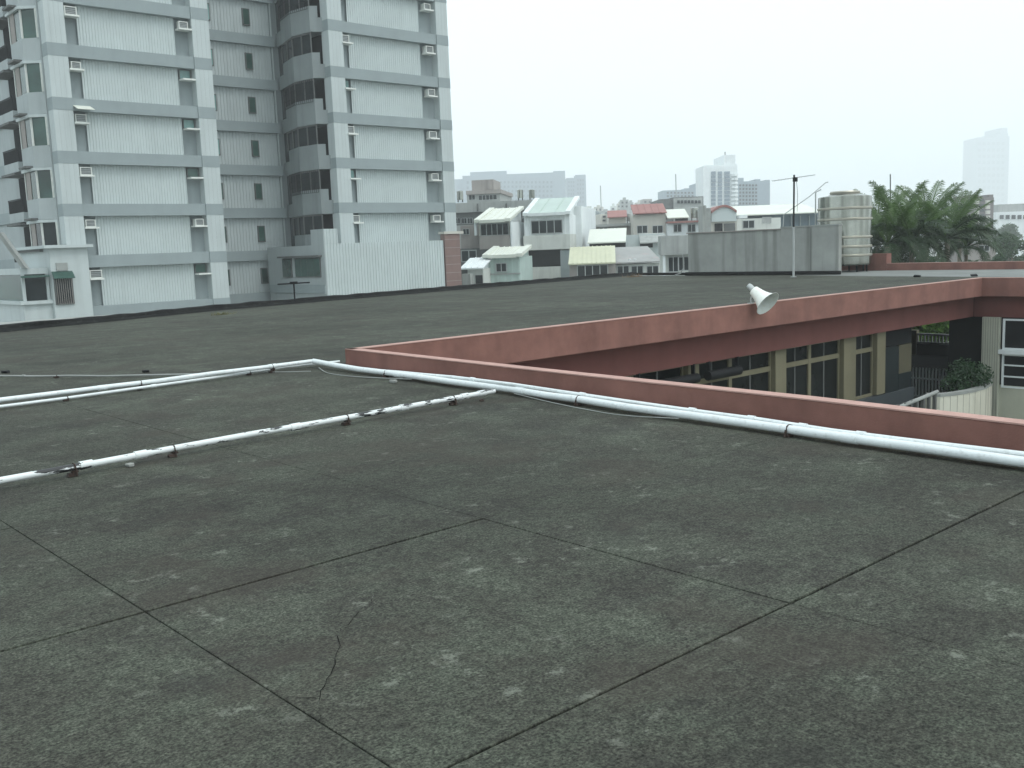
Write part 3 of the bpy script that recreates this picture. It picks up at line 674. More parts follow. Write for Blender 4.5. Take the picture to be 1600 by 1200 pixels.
# balcony bays on the side of the end block (faces -X)
bay = [(38.45,67.3),(37.9,67.25),(36.95,63.4),(37.25,61.35),(38.0,60.95),(38.45,60.95)]
inner = [(38.9,67.2),(38.35,67.1),(37.6,63.6),(37.75,61.7),(38.3,61.4),(38.9,61.4)]
app(MB().prism([(38.4,60.96),(38.89,60.96),(38.89,67.59),(38.4,67.59)], -11, TOP), 'wall', M_dark)  # back wall coloured near black for the shade within the balconies
for k, z in enumerate(ZK[:-1]):
    if z < 1: continue
    zn = ZK[k+1]
    app(MB().prism([(x,y) for x,y in bay], z+.0, z+.95), 'balcony_slab', M_apron)
    app(MB().strip([(37.6,66.0),(36.98,63.45),(37.27,61.4),(37.75,61.1)], .12, z+.951, z+1.72), 'balcony_wall', M_apron)
    kind = k % 2
    fr = MB()
    for (x,y) in ((37.62,66.1),(37.30,64.8),(36.98,63.45),(37.12,62.4),(37.27,61.4)):
        fr.box(x-.03,x+.05,y-.03,y+.03,z+1.721,zn-.02)
    fr.strip([(37.6,66.0),(36.98,63.45),(37.27,61.4)], .06, zn-.12, zn-.021)
    wn = app(fr, 'balcony_window', M_greyd)
    app(MB().strip([(37.66,66.0),(37.04,63.45),(37.33,61.4)], .02, z+1.73, zn-.13), 'pane', M_glass, wn)
    app(MB().strip([(37.98,67.2),(37.66,66.1)], .03, z+.96, zn-.03), 'side_pane', M_glass, wn)
    if kind:
        gr = MB()
        for q in range(14):
            a = Vector((37.45,65.9)).lerp(Vector((36.84,63.4)), q/13); gr.box(a.x-.012,a.x+.012,a.y-.012,a.y+.012,z+1.5,zn-.05)
        for q in range(10):
            a = Vector((36.84,63.4)).lerp(Vector((37.13,61.4)), q/9); gr.box(a.x-.012,a.x+.012,a.y-.012,a.y+.012,z+1.5,zn-.05)
        for zz in (1.5,2.0,2.5): gr.strip([(37.45,65.9),(36.84,63.4),(37.13,61.4)], .02, z+zz-.012, z+zz+.012)
        app(gr, 'security_grille', M_black)
# bay windows on the side wall near the corner pillar (faces -X)
app(MB().box(19.9,20.04,63.0,95,-11,TOP), 'wall', M_shadewall)
for k, z in enumerate(ZK[:-1]):
    if z < 1: continue
    zn = ZK[k+1]
    low = z < 4
    b0 = [(20.05,62.98),(20.05,66.9),(19.2,66.2),(19.2,63.9)]
    app(MB().prism(b0[::-1], z-.12, z+1.15), 'bay_apron', M_shadewall)
    app(MB().prism([(20.05,62.96),(19.08,63.8),(19.08,66.3),(20.05,67.0)][::-1][::1], zn-.30, zn-.14), 'bay_canopy', M_pil)
    wf = MB()
    for (x,y) in ((19.86,63.12),(19.25,63.93),(19.25,66.15)): wf.box(x-.05,x+.05,y-.05,y+.05,z+1.151,zn-.301)
    wn = app(wf, 'bay_window', M_acwhite)
    app(MB().strip([(19.24,66.1),(19.24,64.0),(19.86,63.2)], .03, z+1.152, zn-.302), 'pane', M_glass_green if not low else M_glass, wn)
    app(MB().strip([(19.21,65.9),(19.21,65.1)], .02, z+1.16, zn-.31), 'curtain', M_taupe, wn)
    app(MB().box(18.75,19.3,64.3,65.6,zn-.11,zn+.0), 'bay_eave', M_greyd)
    # balcony behind the bay
    app(MB().box(19.82,19.899,67.2,69.6,z+.55,zn-.35), 'balcony_opening', M_dark)
    app(MB().box(19.15,19.9,66.95,70.0,z-.1,z+.5), 'balcony_slab', M_shadewall)
    rl = MB().box(19.15,19.2,67.0,70.0,z+1.30,z+1.36)
    for q in range(13): rl.box(19.16,19.19,67.05+q*.24,67.08+q*.24,z+.501,z+1.299)
    app(rl, 'balcony_railing', M_black); app(MB().box(19.2,19.22,67.0,70.0,z+.501,z+1.28), 'railing_screen', M_black)
    app(MB().box(18.9,19.9,67.1,69.9,zn-.30,zn-.16), 'balcony_canopy', M_greyd)
    app(MB().box(19.75,19.9,70.2,76,z,z+BH), 'floor_band', M_band)
# lower podium at the corner: tiled wall with sill moulding, arched window, green awnings, side bay
app(MB().box(18.9,21.10,61.9,62.049,-11,2.62).box(18.9,19.899,62.05,68,-11,2.62), 'podium_wall', M_pil)
app(MB().box(18.55,21.35,61.55,62.04,2.621,2.80).box(18.55,19.2,62.041,68,2.621,2.80), 'ledge_moulding', M_pil)
app(MB().box(18.7,19.19,63,67.5,2.45,2.60), 'ledge_underside', M_greyd)
wn = app(MB().box(18.98,20.04,61.80,61.89,-.72,1.0), 'grilled_window', M_greyd)
app(MB().box(19.06,19.96,61.78,61.799,-.64,.95), 'pane', M_glass, wn)
for q in range(8): app(MB().box(19.08+q*.12,19.105+q*.12,61.70,61.73,-.70,.98), 'bar', M_taupe, wn)
app(MB().add([(18.9,61.45,.86),(20.1,61.45,.86),(20.1,61.89,1.25),(18.9,61.89,1.25),(18.9,61.45,.82),(20.1,61.45,.82),(20.1,61.89,1.2),(18.9,61.89,1.2)], [(0,1,2,3),(7,6,5,4),(0,4,5,1),(1,5,6,2),(2,6,7,3),(3,7,4,0)]), 'window_awning', M_glass_green)
app(MB().xprism([(61.82,1.3),(61.89,1.3),(61.89,1.75),(61.82,1.75)], 19.2, 19.85), 'arch_panel', M_conc_pale)
app(MB().box(17.3,18.89,62.3,70,-11,-.62), 'side_bay', M_pil); app(MB().box(17.1,18.95,62.1,70,-.619,-.42), 'bay_sill', M_pil)
app(MB().box(17.5,18.7,62.5,70,-.419,1.15), 'bay_room', M_glass_green); app(MB().box(17.3,18.89,62.35,70,1.151,1.5), 'bay_head', M_pil)
for q in (17.36,18.7): app(MB().box(q,q+.16,62.36,62.5,-.419,1.15), 'bay_post', M_pil)
app(MB().box(17.52,18.69,62.46,62.495,-.40,1.1), 'pane', M_glass); app(MB().box(17.2,18.8,61.9,62.34,.95,1.08), 'bay_awning', M_glass_green)
app(MB().add([(16.7+dx,yy,zz) for yy in (62.0,62.9) for dx,zz in ((-.3,3.6),(-.12,3.6),(1.05,1.5),(.87,1.5))], [(0,3,2,1),(4,5,6,7),(0,1,5,4),(1,2,6,5),(2,3,7,6),(3,0,4,7)]), 'lean_to_sheet', M_grey)
# lower projecting annex with ribbed cladding
ax_ = empty('annex', (40.6,60,-11), 0, 'low annex clad in ribbed pale metal joined to the apartment block', 'building')
AX = (40.6,60,-11)
rel(MB().box(35.55,45.7,58.56,66.5,-11,2.30), AX, 'wall', M_shadewall, ax_); rel(MB().box(35.55,36.65,58.56,60.2,2.301,3.36), AX, 'upper_wall', M_shadewall, ax_)
rel(MB().sheet(35.62,45.75,58.53,-8,2.36,pitch=.24,d=.05), AX, 'cladding_panel', M_clad, ax_); rel(MB().sheet(35.62,36.65,58.53,2.37,3.36,pitch=.24,d=.05), AX, 'cladding_panel', M_clad, ax_)
for a, b in ((59.1,62.5),(63.0,64.3)):
    wn = rel(MB().box(35.47,35.549,a,b,.12,1.46), AX, 'window', M_greyd, ax_)
    n_ = 4 if b-a > 2 else 2
    for q in range(n_): rel(MB().box(35.45,35.469,a+.05+(b-a-.05)*q/n_,a+(b-a-.05)*(q+1)/n_,.18,1.40), AX, 'pane', M_glass_green, wn)
rel(MB().box(35.2,35.549,58.9,64.5,1.5,1.62), AX, 'canopy', M_greyd, ax_)
rel(MB().box(35.45,35.549,58.6,66.4,-1.0,-.4), AX, 'floor_band', M_band, ax_)
bw = empty('brown_tiled_tower', (46.6,59.3,-11), 0, 'narrow brown tiled stair tower with pale cap beside the annex', 'building')
rel(MB().box(45.86,47.32,58.45,58.95,-11,2.82), (46.6,59.3,-11), 'wall', M_brown, bw); rel(MB().box(45.76,47.62,58.35,59.05,2.82,3.0), (46.6,59.3,-11), 'cap', M_beige, bw)
for z in [(-10+.62*i) for i in range(21)]: rel(MB().box(45.855,47.325,58.442,58.449,z,z+.03), (46.6,59.3,-11), 'tile_joint', M_taupe, bw)

# ------------------------------------------------------------------ houses behind the roof
class House:
    """A building whose front is an upright plane at a given distance, turned delta degrees; front drawn in local x (along), z (up)."""
    def __init__(s, name, label, px, dist, delta=14, cat='house', group=None):
        d = ray(px, 388); h = Vector((d.x,d.y,0)).normalized()
        fwd = Vector((math.cos(AZ),math.sin(AZ),0)); d2 = d*(dist/(d.dot(fwd)))
        o = EYEP + d2; s.o = Vector((o.x,o.y,-11))
        view = Vector((math.cos(AZ),math.sin(AZ),0)); right = Vector((math.sin(AZ),-math.cos(AZ),0))
        s.e1 = right*math.cos(R(delta)) - view*math.sin(R(delta)); s.e2 = view*math.cos(R(delta)) + right*math.sin(R(delta))
        s.e = empty(name, s.o, math.atan2(s.e1.y, s.e1.x), label, cat, group)
    def hit(s, px, py, off=0):
        d = ray(px,py); t = (s.o + s.e2*off - EYEP).dot(s.e2)/d.dot(s.e2); p = EYEP + d*t - s.o
        return p.dot(s.e1), p.z
    def rect(s, x0, y0, x1, y1, off=0):
        a, b = s.hit(x0,y0,off), s.hit(x1,y1,off); c, d = s.hit(x1,y0,off), s.hit(x0,y1,off)
        return (a[0]+d[0])/2, (b[0]+c[0])/2, (b[1]+d[1])/2, (a[1]+c[1])/2      # x0 x1 z0 z1
    def wall(s, m, x0, y0, x1, y1, dep=8, off=0, down=True, name='wall', ribs=0):
        a, b, z0, z1 = s.rect(x0,y0,x1,y1,off); z0 = 0 if down else z0
        o = MB().box(a,b,off,off+dep,z0,z1).build(name, m, s.e)
        if ribs: MB().sheet(a,b,off-.03,z0,z1,pitch=ribs,d=.04).build('cladding_panel', m, s.e)
        return o
    def slab(s, m, x0, y0, x1, y1, dep=.4, off=-.4, name='slab'):
        a, b, z0, z1 = s.rect(x0,y0,x1,y1,off); return MB().box(a,b,off,off+dep,z0,z1).build(name, m, s.e)
    def win(s, x0, y0, x1, y1, n=2, off=0, fm=None, gm=None):
        a, b, z0, z1 = s.rect(x0,y0,x1,y1,off); t = min(.08,(b-a)*.08); fr = MB(); y = off-.09
        fr.box(a-t,b+t,y,off-.001,z0-t,z0).box(a-t,b+t,y,off-.001,z1,z1+t).box(a-t,a,y,off-.001,z0,z1).box(b,b+t,y,off-.001,z0,z1)
        wd = (b-a)/n
        for i in range(1,n): fr.box(a+wd*i-t*.5,a+wd*i+t*.5,y,off-.001,z0,z1)
        w_ = fr.build('window', fm or M_alu, s.e)
        for i in range(n): MB().box(a+wd*i+(t*.5 if i else 0),a+wd*(i+1)-(t*.5 if i<n-1 else 0),off-.05,off-.002,z0,z1).build('pane', gm or M_glass, w_)
        return w_
    def shed(s, m, eave, ridge_y, dep, ov=.5, off=0, verge=None, ribs=.5, trim=None):   # mono-pitch roof: eave (x0,x1,y), rises away
        a, b, z0, _ = s.rect(eave[0],eave[2],eave[1],eave[2],off-ov); _, _, zr, _ = s.rect(eave[0],ridge_y,eave[1],ridge_y,off+dep)
        th = .12; y0, y1 = off-ov, off+dep; mb = MB().xprism([(y0,z0),(y1,zr),(y1,zr+th),(y0,z0+th)][::-1], a, b)
        o = mb.build('roof', m, s.e)
        if ribs:
            rb = MB(); n = int((b-a)/ribs)
            for i in range(1,n):
                x = a+(b-a)*i/n; rb.xprism([(y0,z0+th),(y1,zr+th),(y1,zr+th+.06),(y0,z0+th+.06)][::-1], x-.04, x+.04)
            rb.build('roof_rib', m, o)
        if trim:
            for x in (a,b-.45): MB().xprism([(y0-.03,z0-.05),(y1,zr-.05),(y1,zr+th+.12),(y0-.03,z0+th+.12)][::-1], x-.03, x+.48).build('verge', trim, o)
            MB().box(a+.5,b-.5,y0-.06,y0-.005,z0-.12,z0+th+.05).build('gutter', trim, o)
        # gable cheeks under the slope
        for x in (a+.3,b-.42):
            MB().xprism([(off,z0-.02),(y1-.05,z0-.02),(y1-.05,zr-.02)][::-1], x, x+.12).build('gable', verge or m, s.e)
        MB().box(a+.42,b-.42,off+dep-.2,off+dep-.06,z0,zr-.03).build('back_wall', verge or m, s.e)
        return o
    def tank(s, px, y0, y1, wpx, off=3, m=None):
        a, b, z0, z1 = s.rect(px-wpx/2,y0,px+wpx/2,y1,off); r = (b-a)/2; h = z1-z0
        o = MB().lathe([(0,z0+h*.2),(r,z0+h*.2),(r,z1-h*.06),(r*.5,z1),(0,z1)], 14, Matrix.Translation(((a+b)/2,off,0))).build('rooftop_tank', m or M_steel, s.e, smooth=True)
        for q in (-1,1): MB().box((a+b)/2+q*r*.7-.06,(a+b)/2+q*r*.7+.06,off-.06,off+.06,z0,z0+h*.2).build('tank_leg', M_black, o)

# -- green-roofed white house
h = House('green_roofed_house', 'white house with pale green metal roof and four pane upper window', 855, 98, 12)
h.wall(M_white, 819,336,891,367, 9, ribs=.45, down=False); h.wall(M_offwhite, 818,367,891,390, 9.2, -.25, down=False, name='balcony_wall')
h.wall(M_offwhite, 820,390,890,442, 8, .8, name='lower_wall'); h.wall(M_white, 819,390,823,442, 1.4, -.2, name='post'); h.wall(M_offwhite, 826,417,876,442, .6, -.1, name='front_wall')
h.wall(M_niche, 876,391,890,442, .7, -.1, name='side_wall')
h.slab(M_dark, 824,391,876,417, .1, .68, 'opening'); h.win(831,345,878,364, 4, -.08)
h.shed(M_mintroof, (817,891,335), 312, 6.5, verge=M_white, trim=M_white, ribs=1.2)
h.wall(M_white, 894,322,909,390, 12, 4.0, name='rear_gable')
# -- neighbour gable behind
# -- cream-roofed balcony house
h = House('cream_roofed_house', 'house with cream metal roof over a long dark balcony window', 770, 96, 14)
h.wall(M_taupe, 749,368,797,389, 8, -.2, down=False, name='balcony_wall'); h.wall(M_greyd, 750,389,797,445, 8, .3); h.wall(M_beige, 748,347,797,368, 8, .6, down=False)
h.wall(M_white, 741,347,744,368, .3, -.1, name='post', down=False); h.win(752,350,794,367, 5, .6); h.shed(M_cream_roof, (741,797,346), 328, 5.5, verge=M_white, trim=M_cream_roof, ribs=.6)
h.wall(M_white, 797.5,346,799.5,389, 8, -.25, name='end_wall', down=False); h.wall(M_offwhite, 800,388,819,445, 5, 1.5, name='side_wall')
h.win(722,392,744,408, 2, .3); h.wall(M_greyd, 716,388,750,445, 6, .35, name='side_wall')
h.wall(M_taupe, 720,352,748,389, 6, 3.0, name='rear_wall'); h.win(724,358,733,366,2,3.0)
# -- mint shed
h = House('mint_shed', 'small mint green shed with pale roof and a two pane window', 785, 88, 14)
h.wall(M_mint, 756,402,813,445, 5, ribs=.6); h.win(776,412,791,424, 2, -.08); h.shed(M_cream_roof, (754,815,401), 388, 3.6, verge=M_mint, trim=M_cream_roof, ribs=.5)
h.slab(M_grey, 757,427,813,429, .1, -.14, 'dado_rail')
# -- white lean-to and dark clutter
h = House('white_lean_to', 'bright white sheet lean-to roof between the brown tower and mint shed', 737, 86, 14)
h.wall(M_offwhite, 731,420,755,445, 4); h.wall(M_greyd, 719,420,731,445, 4, name='dark_wall'); h.shed(M_white, (718,755,421), 405, 3.0, verge=M_white, ribs=.5)
h.wall(M_conc, 722,428,735,445, .9, -1.6, name='planter_box'); h.slab(M_dark, 743,430,754,443, .05, -.06, 'opening')
h = House('concrete_apartment', 'long weathered grey concrete apartment house with stained roof parapet', 770, 116, 10)
h.wall(M_grey, 707,315,832,330, 12, down=False, name='parapet_wall'); h.wall(M_greyd, 709,330,832,350, 12, .4, down=False); h.wall(M_grey, 709,350,832,440, 12, .2)
for x in (712,722,731,742,812): h.win(x,341,x+7,349, 2, .4)
h.tank(813,296,313,9); h.tank(831,296,313,9); h.tank(719,298,316,10)
h.wall(M_greyd, 745,318,747,330, .3, -.2, down=False, name='downpipe'); h.wall(M_greyd, 790,318,792,330, .3, -.2, down=False, name='downpipe')
h = House('brown_roof_house', 'house with a taupe penthouse box behind the grey concrete parapet', 756, 160, 8)
h.wall(M_taupe, 728,297,783,303, 14, -.5, down=False, name='cornice'); h.wall(M_grey, 730,303,782,340, 14); h.wall(M_taupe, 737,281,771,297, 8, 2, down=False, name='penthouse')
h.win(733,305,742,312, 2); h.win(748,305,776,312, 5); h.wall(M_taupe, 763,283,769,296, .3, 1.6, down=False, name='penthouse_shaft')
# -- yellow-roofed row
h = House('yellow_roofed_house', 'house with ribbed pale yellow roof and four sliding windows', 925, 90, 6)
h.wall(M_taupe, 890,413,962,445, 6); h.win(903,415,949,435, 4); h.shed(M_yellow_roof, (888,962,413), 387, 4.5, verge=M_yellow_roof, ribs=.42)
h = House('cream_dormer_house', 'small house with clean cream sloping roof above the yellow roof', 948, 99, 8)
h.wall(M_dark, 921,380,976,388, 5, down=False); h.wall(M_offwhite, 921,388,976,440, 5, .3); h.shed(M_cream_roof, (918,978,380), 359, 4.2, verge=M_offwhite, ribs=0)
h = House('grey_roofed_house', 'low house with patchy grey roof and three pairs of windows', 998, 91, -4)
h.wall(M_offwhite, 962,412,1033,445, 6); h.shed(M_greyroof, (961,1034,411), 387, 5.5, verge=M_grey, ribs=0)
for x in (965,987,1011): h.win(x,416,x+17,430, 2)
for i, x in enumerate((983,991)): h.slab(M_white, x,404,x+3,409, .5, .2, 'roof_bag')
h = House('blank_white_house', 'plain pale house with one dark sloping awning behind the grey roof', 1010, 104, 5)
h.wall(M_clad, 981,366,1040,440, 6); h.slab(M_dark, 1000,379,1020,387, .1, -.12, 'opening')
h.shed(M_grey, (1000,1040,380), 366, .4, ov=1.4, verge=M_grey, ribs=0)
h = House('grey_corner_house', 'grey house with overhanging upper storey and sliding windows beside the concrete wall', 1055, 80, 6)
h.wall(M_grey, 1033,368,1080,398, 5, -.6, down=False, name='upper_wall'); h.wall(M_offwhite, 1036,398,1080,445, 5, .2); h.win(1045,402,1059,424, 2, .2); h.win(1061,402,1076,422, 2, .2)
h.wall(M_white, 1036,398,1040,445, .3, -.4, name='post')
# -- middle distance
h = House('red_roofed_house', 'beige house with dull red roof and two square windows', 1016, 128, 4)
h.wall(M_beige, 990,335,1041,400, 9); h.win(996,353,1011,364, 2); h.win(1020,353,1035,364, 2); h.shed(M_redroof, (989,1042,334), 320, 5, verge=M_beige, ribs=.8)
h = House('old_terrace_house', 'older terrace house with small faded red roof and plain flat eaves', 952, 135, 6)
h.wall(M_taupe, 911,352,990,400, 8); h.wall(M_grey, 912,350,990,354, 9, -.8, down=False, name='eave'); h.wall(M_beige, 951,340,978,351, 6, 1, down=False, name='attic_wall')
h.shed(M_redroof, (949,980,340), 330, 4, off=1, verge=M_beige, ribs=0); h.win(914,356,931,366, 3); h.win(937,356,949,363, 2); h.win(955,356,966,363, 2)
h.tank(924,332,349,9, 2, M_conc); h.tank(983,333,349,8, 2, M_grey)
h = House('white_terrace_house', 'white house with thin red balcony line and rooftop shelter', 1070, 126, 3)
h.wall(M_white, 1043,348,1097,400, 8); h.wall(M_redroof, 1043,345,1098,348, 8.5, -.5, down=False, name='red_eave'); h.win(1053,351,1064,362, 2); h.win(1075,351,1086,362, 2)
h.shed(M_cream_roof, (1043,1077,341), 328, 4, off=.6, verge=M_white, ribs=0); h.slab(M_dark, 1055,341,1075,345, .1, .5, 'shade_gap'); h.tank(1085,324,345,12, 2, M_steel); h.wall(M_white, 1092,328,1098,345, 2, .5, down=False, name='stair_head')
h = House('concrete_pillar_house', 'narrow grey concrete stair tower among the white houses', 1104, 112, 2)
h.wall(M_conc, 1098,321,1104,400, 3); h.wall(M_conc_pale, 1104,325,1111,400, 3, .3, name='side_wall')
h = House('arched_roof_house', 'beige house with an arched pale gable and red trim', 1130, 114, 2)
h.wall(M_beige, 1111,346,1150,400, 7); h.slab(M_dark, 1117,349,1129,364, .1, -.11, 'opening'); h.slab(M_greyd, 1131,349,1149,364, .05, -.06, 'shutter')
a, b, z0, z1 = h.rect(1111,346,1150,324); arc = [(a,z0)]+[(a+(b-a)*i/10, z0+(z1-z0)*(.45+.55*math.sin(math.pi*(i/10*.85+.08)))) for i in range(11)]+[(b,z0)]
def arch(mb, prof, y0, y1):
    n = len(prof); v = [(x,y0,z) for x,z in prof]+[(x,y1,z) for x,z in prof]
    return mb.add(v, [tuple(range(n)), tuple(range(2*n-1,n-1,-1))]+[(i,n+i,n+(i+1)%n,(i+1)%n) for i in range(n)])
z0, z1 = min(z0,z1), max(z0,z1); arc = [(a,z0)]+[(a+(b-a)*i/10, z0+(z1-z0)*(.45+.55*math.sin(math.pi*(i/10*.85+.08)))) for i in range(11)]+[(b,z0)]
arch(MB(), arc, -.3, 6).build('arched_gable', M_clad, h.e)
arch(MB(), [(x,z+.02) for x,z in arc[1:-1]]+[(x,z+.28) for x,z in arc[1:-1][::-1]], -.5, 6).build('arched_roof', M_redroof, h.e)
h = House('long_pale_shed', 'long low hall with pale roof and dark blue wall under the eaves', 1218, 120, 0)
h.wall(M_blue, 1150,335,1284,400, 10, .8); h.wall(M_offwhite, 1151,341,1220,400, 3, -2.2, name='front_annex'); h.win(1161,345,1178,356, 2, -2.2); h.win(1192,340,1204,348, 1, -2.2, gm=M_grey)
h.shed(M_cream_roof, (1149,1285,335), 321, 7, ov=1.0, verge=M_white, ribs=0); h.wall(M_white, 1155,336,1168,341, 1, -2.0, down=False, name='vent_box')
for x in (1236,1250,1264,1277): h.slab(M_niche, x,337,x+1.5,356, .15, .62, 'column')
# -- far blocks
def far(name, label, px, dist, m, rects, wins=(), gm=None, delta=0, dep=20, cat='building', group=None):
    h = House(name, label, px, dist, delta, cat, group)
    for i, r_ in enumerate(rects): h.wall(r_[4] if len(r_) > 4 else m, *r_[:4], dep+i*1.5, off=i*.7)
    for (x0,y0,x1,y1,nx,ny,fx_,fy) in wins:
        cw_, ch = (x1-x0)/nx, (y1-y0)/ny
        for i in range(nx):
            for j in range(ny):
                a, b, z0, z1 = h.rect(x0+cw_*i, y0+ch*j, x0+cw_*(i+fx_), y0+ch*(j+fy)); MB().box(a,b,-.35,-.02,z0,z1).build('window', gm or M_glass, h.e)
    return h
h = far('white_office_tower', 'white mid rise tower with tall blue window strips and rooftop turret', 1124, 400, M_white, [(1099,260,1151,340),(1100,257.5,1152,260),(1131,242,1149,258)],
        [], M_blue, dep=16)
for x0, x1 in ((1111,1118),(1121.5,1128),(1131.5,1140)):
    for j in range(9): a, b, z0, z1 = h.rect(x0,268+j*6,x1,273+j*6); MB().box(a,b,-.4,-.02,z0,z1).build('window', M_strip, h.e)
for j in range(8): a, b, z0, z1 = h.rect(1142,272+j*6.3,1152,275.5+j*6.3); MB().prism([(a,0),(a,-1.2),((a+b)/2,-2.2),(b,-1.4),(b,0)][::-1],min(z0,z1),max(z0,z1)).build('curved_balcony', M_white, h.e)
MB().tube([(4.4,8,h.rect(1140,242,1141,243)[3]-.3),(4.4,8,h.rect(1140,234,1141,235)[3])], .3, 6).build('mast', M_grey, h.e)
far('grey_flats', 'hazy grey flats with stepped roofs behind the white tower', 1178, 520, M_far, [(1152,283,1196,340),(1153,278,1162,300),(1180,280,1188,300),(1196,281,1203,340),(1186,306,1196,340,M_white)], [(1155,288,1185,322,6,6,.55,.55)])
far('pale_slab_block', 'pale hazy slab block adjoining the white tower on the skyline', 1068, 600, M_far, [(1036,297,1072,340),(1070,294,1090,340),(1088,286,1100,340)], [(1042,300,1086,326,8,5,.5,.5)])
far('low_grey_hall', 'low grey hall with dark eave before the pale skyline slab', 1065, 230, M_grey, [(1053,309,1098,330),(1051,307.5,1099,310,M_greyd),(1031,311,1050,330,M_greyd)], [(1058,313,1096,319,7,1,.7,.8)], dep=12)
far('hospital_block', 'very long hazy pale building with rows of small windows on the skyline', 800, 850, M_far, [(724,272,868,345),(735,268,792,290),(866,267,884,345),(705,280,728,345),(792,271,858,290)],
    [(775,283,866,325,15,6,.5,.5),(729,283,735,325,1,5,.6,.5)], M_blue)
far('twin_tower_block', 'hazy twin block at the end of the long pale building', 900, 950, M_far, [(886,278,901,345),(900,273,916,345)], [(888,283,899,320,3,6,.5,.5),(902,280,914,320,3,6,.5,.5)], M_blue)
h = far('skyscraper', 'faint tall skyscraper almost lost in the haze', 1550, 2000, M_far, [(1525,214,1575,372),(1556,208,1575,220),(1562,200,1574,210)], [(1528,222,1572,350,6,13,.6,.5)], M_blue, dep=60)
h = far('brown_apartment_tower', 'brown apartment tower with pale bays and twin roof corners rising over the palms', 1537, 300, M_darkbrown, [(1521,309,1552,380),(1521,304,1527,312),(1545,304,1552,312)], [], dep=12)
for x in (1522,1539):
    for j in range(5): a, b, z0, z1 = h.rect(x,313+j*8,x+6,318.5+j*8); MB().box(a,b,-.9,-.02,z0,z1).build('bay', M_beige, h.e)
for j in range(6): a, b, z0, z1 = h.rect(1529,311+j*8,1537,315+j*8); MB().box(a,b,-.3,-.02,z0,z1).build('window', M_glass, h.e)
far('white_depot', 'white low depot building with flat grey top at the edge of the skyline', 1585, 330, M_white, [(1556,330,1640,380),(1560,318,1640,331,M_grey),(1575,341,1640,380,M_offwhite)], [(1562,336,1636,345,8,1,.6,.7)])
h = House('palm_side_house', 'house with pale grey sheet roof between the palms and the round tree', 1535, 118, 6)
h.wall(M_taupe, 1513,379,1556,430, 8); h.shed(M_conc_pale, (1508,1561,380), 362, 7, verge=M_taupe, ribs=0); h.win(1530,384,1545,392, 2)
# -- small skyline blocks and rooftops in rows (each its own thing)
rg = random.Random(21)
COLS = [(M_grey,'grey'),(M_offwhite,'off-white'),(M_taupe,'taupe'),(M_beige,'beige'),(M_niche,'blue grey'),(M_white,'white')]
spots = [(921,326,22,12,420,'wide low {} block next to the twin tower block'),(935,323,13,16,520,'narrow {} block at the foot of the radio mast'),(948,329,10,9,460,'tiny {} block close beside the radio mast'),(958,322,8,18,640,'slim {} block behind the small faded red roof'),(968,318,7,20,600,'slender {} block next to the tallest skyline cluster'),
  (976,312,13,26,500,'tallest {} block of the hazy cluster before the red roofed house'),(987,316,6,20,560,'slim {} block against the tallest of the hazy cluster'),(1012,311,14,14,520,'{} block peeping over the red roof ridge'),(1024,317,8,14,480,'small {} block over the end of the red roof'),(914,331,10,12,300,'small {} rooftop beside the rear white gable'),
  (930,333,16,10,260,'low {} rooftop under the radio mast'),(944,334,10,8,240,'little {} rooftop before the small faded red roof'),(967,331,14,8,230,'low {} rooftop behind the small faded red roof'),(1000,316,9,14,560,'{} block just above the left end of the red roof ridge'),(1036,316,8,12,430,'narrow {} block between red roof and low grey hall'),
  (1208,325,22,10,500,'low {} block beside the stepped grey flats above the pale hall roof'),(1225,319,18,12,620,'faint {} block over the pale hall roof before the antenna mast'),(1245,322,20,10,560,'faint {} block just behind the antenna mast')]
for i,(px,top,wd,hh,dist,lab) in enumerate(spots):
    m_, cn = COLS[rg.randrange(len(COLS))]
    h = House('skyline_block', lab.format('hazy '+cn).replace('left end','far end'), px, dist, rg.uniform(-12,14), 'building', 'small skyline blocks')
    h.wall(m_, px-wd/2,top,px+wd/2,top+40, rg.uniform(8,14))
    if rg.random() < .6: h.wall(m_, px-wd*.2,top-rg.uniform(2,4),px+wd*.15,top+5, 4, 2, down=False, name='stair_head')
    n_ = max(1,int(wd/6))
    for q in range(n_):
        x = px-wd/2+wd*(q+.25)/n_
        for j in range(2): a, b, z0, z1 = h.rect(x,top+3+j*6,x+wd*.45/n_,top+6+j*6); MB().box(a,b,-.2,-.02,z0,z1).build('window', M_glass, h.e)
# thin masts on the skyline
for px, y0, dist, lab in ((941,290,420,'thin radio mast above the faded skyline roofs'),(1058,272,300,'thin dark flagpole before the pale skyline slab'),(1392,272,60,'thin tilted lightning rod rising from the palms by the tank'),(1478,305,70,'short thin rod rising out of the palms')):
    h = House('mast', lab, px, dist, 0, 'mast'); a, _, _, z1 = h.rect(px,y0,px+1,y0+1); r_ = dist*.0005
    MB().tube([(0,0,0),(0,0,z1*.7)], r_*1.6, 6).build('lower_pole', M_grey if dist > 200 else M_black, h.e); MB().tube([(0,0,z1*.69),(-.1,0,z1)], r_, 6).build('upper_pole', M_grey if dist > 200 else M_black, h.e)

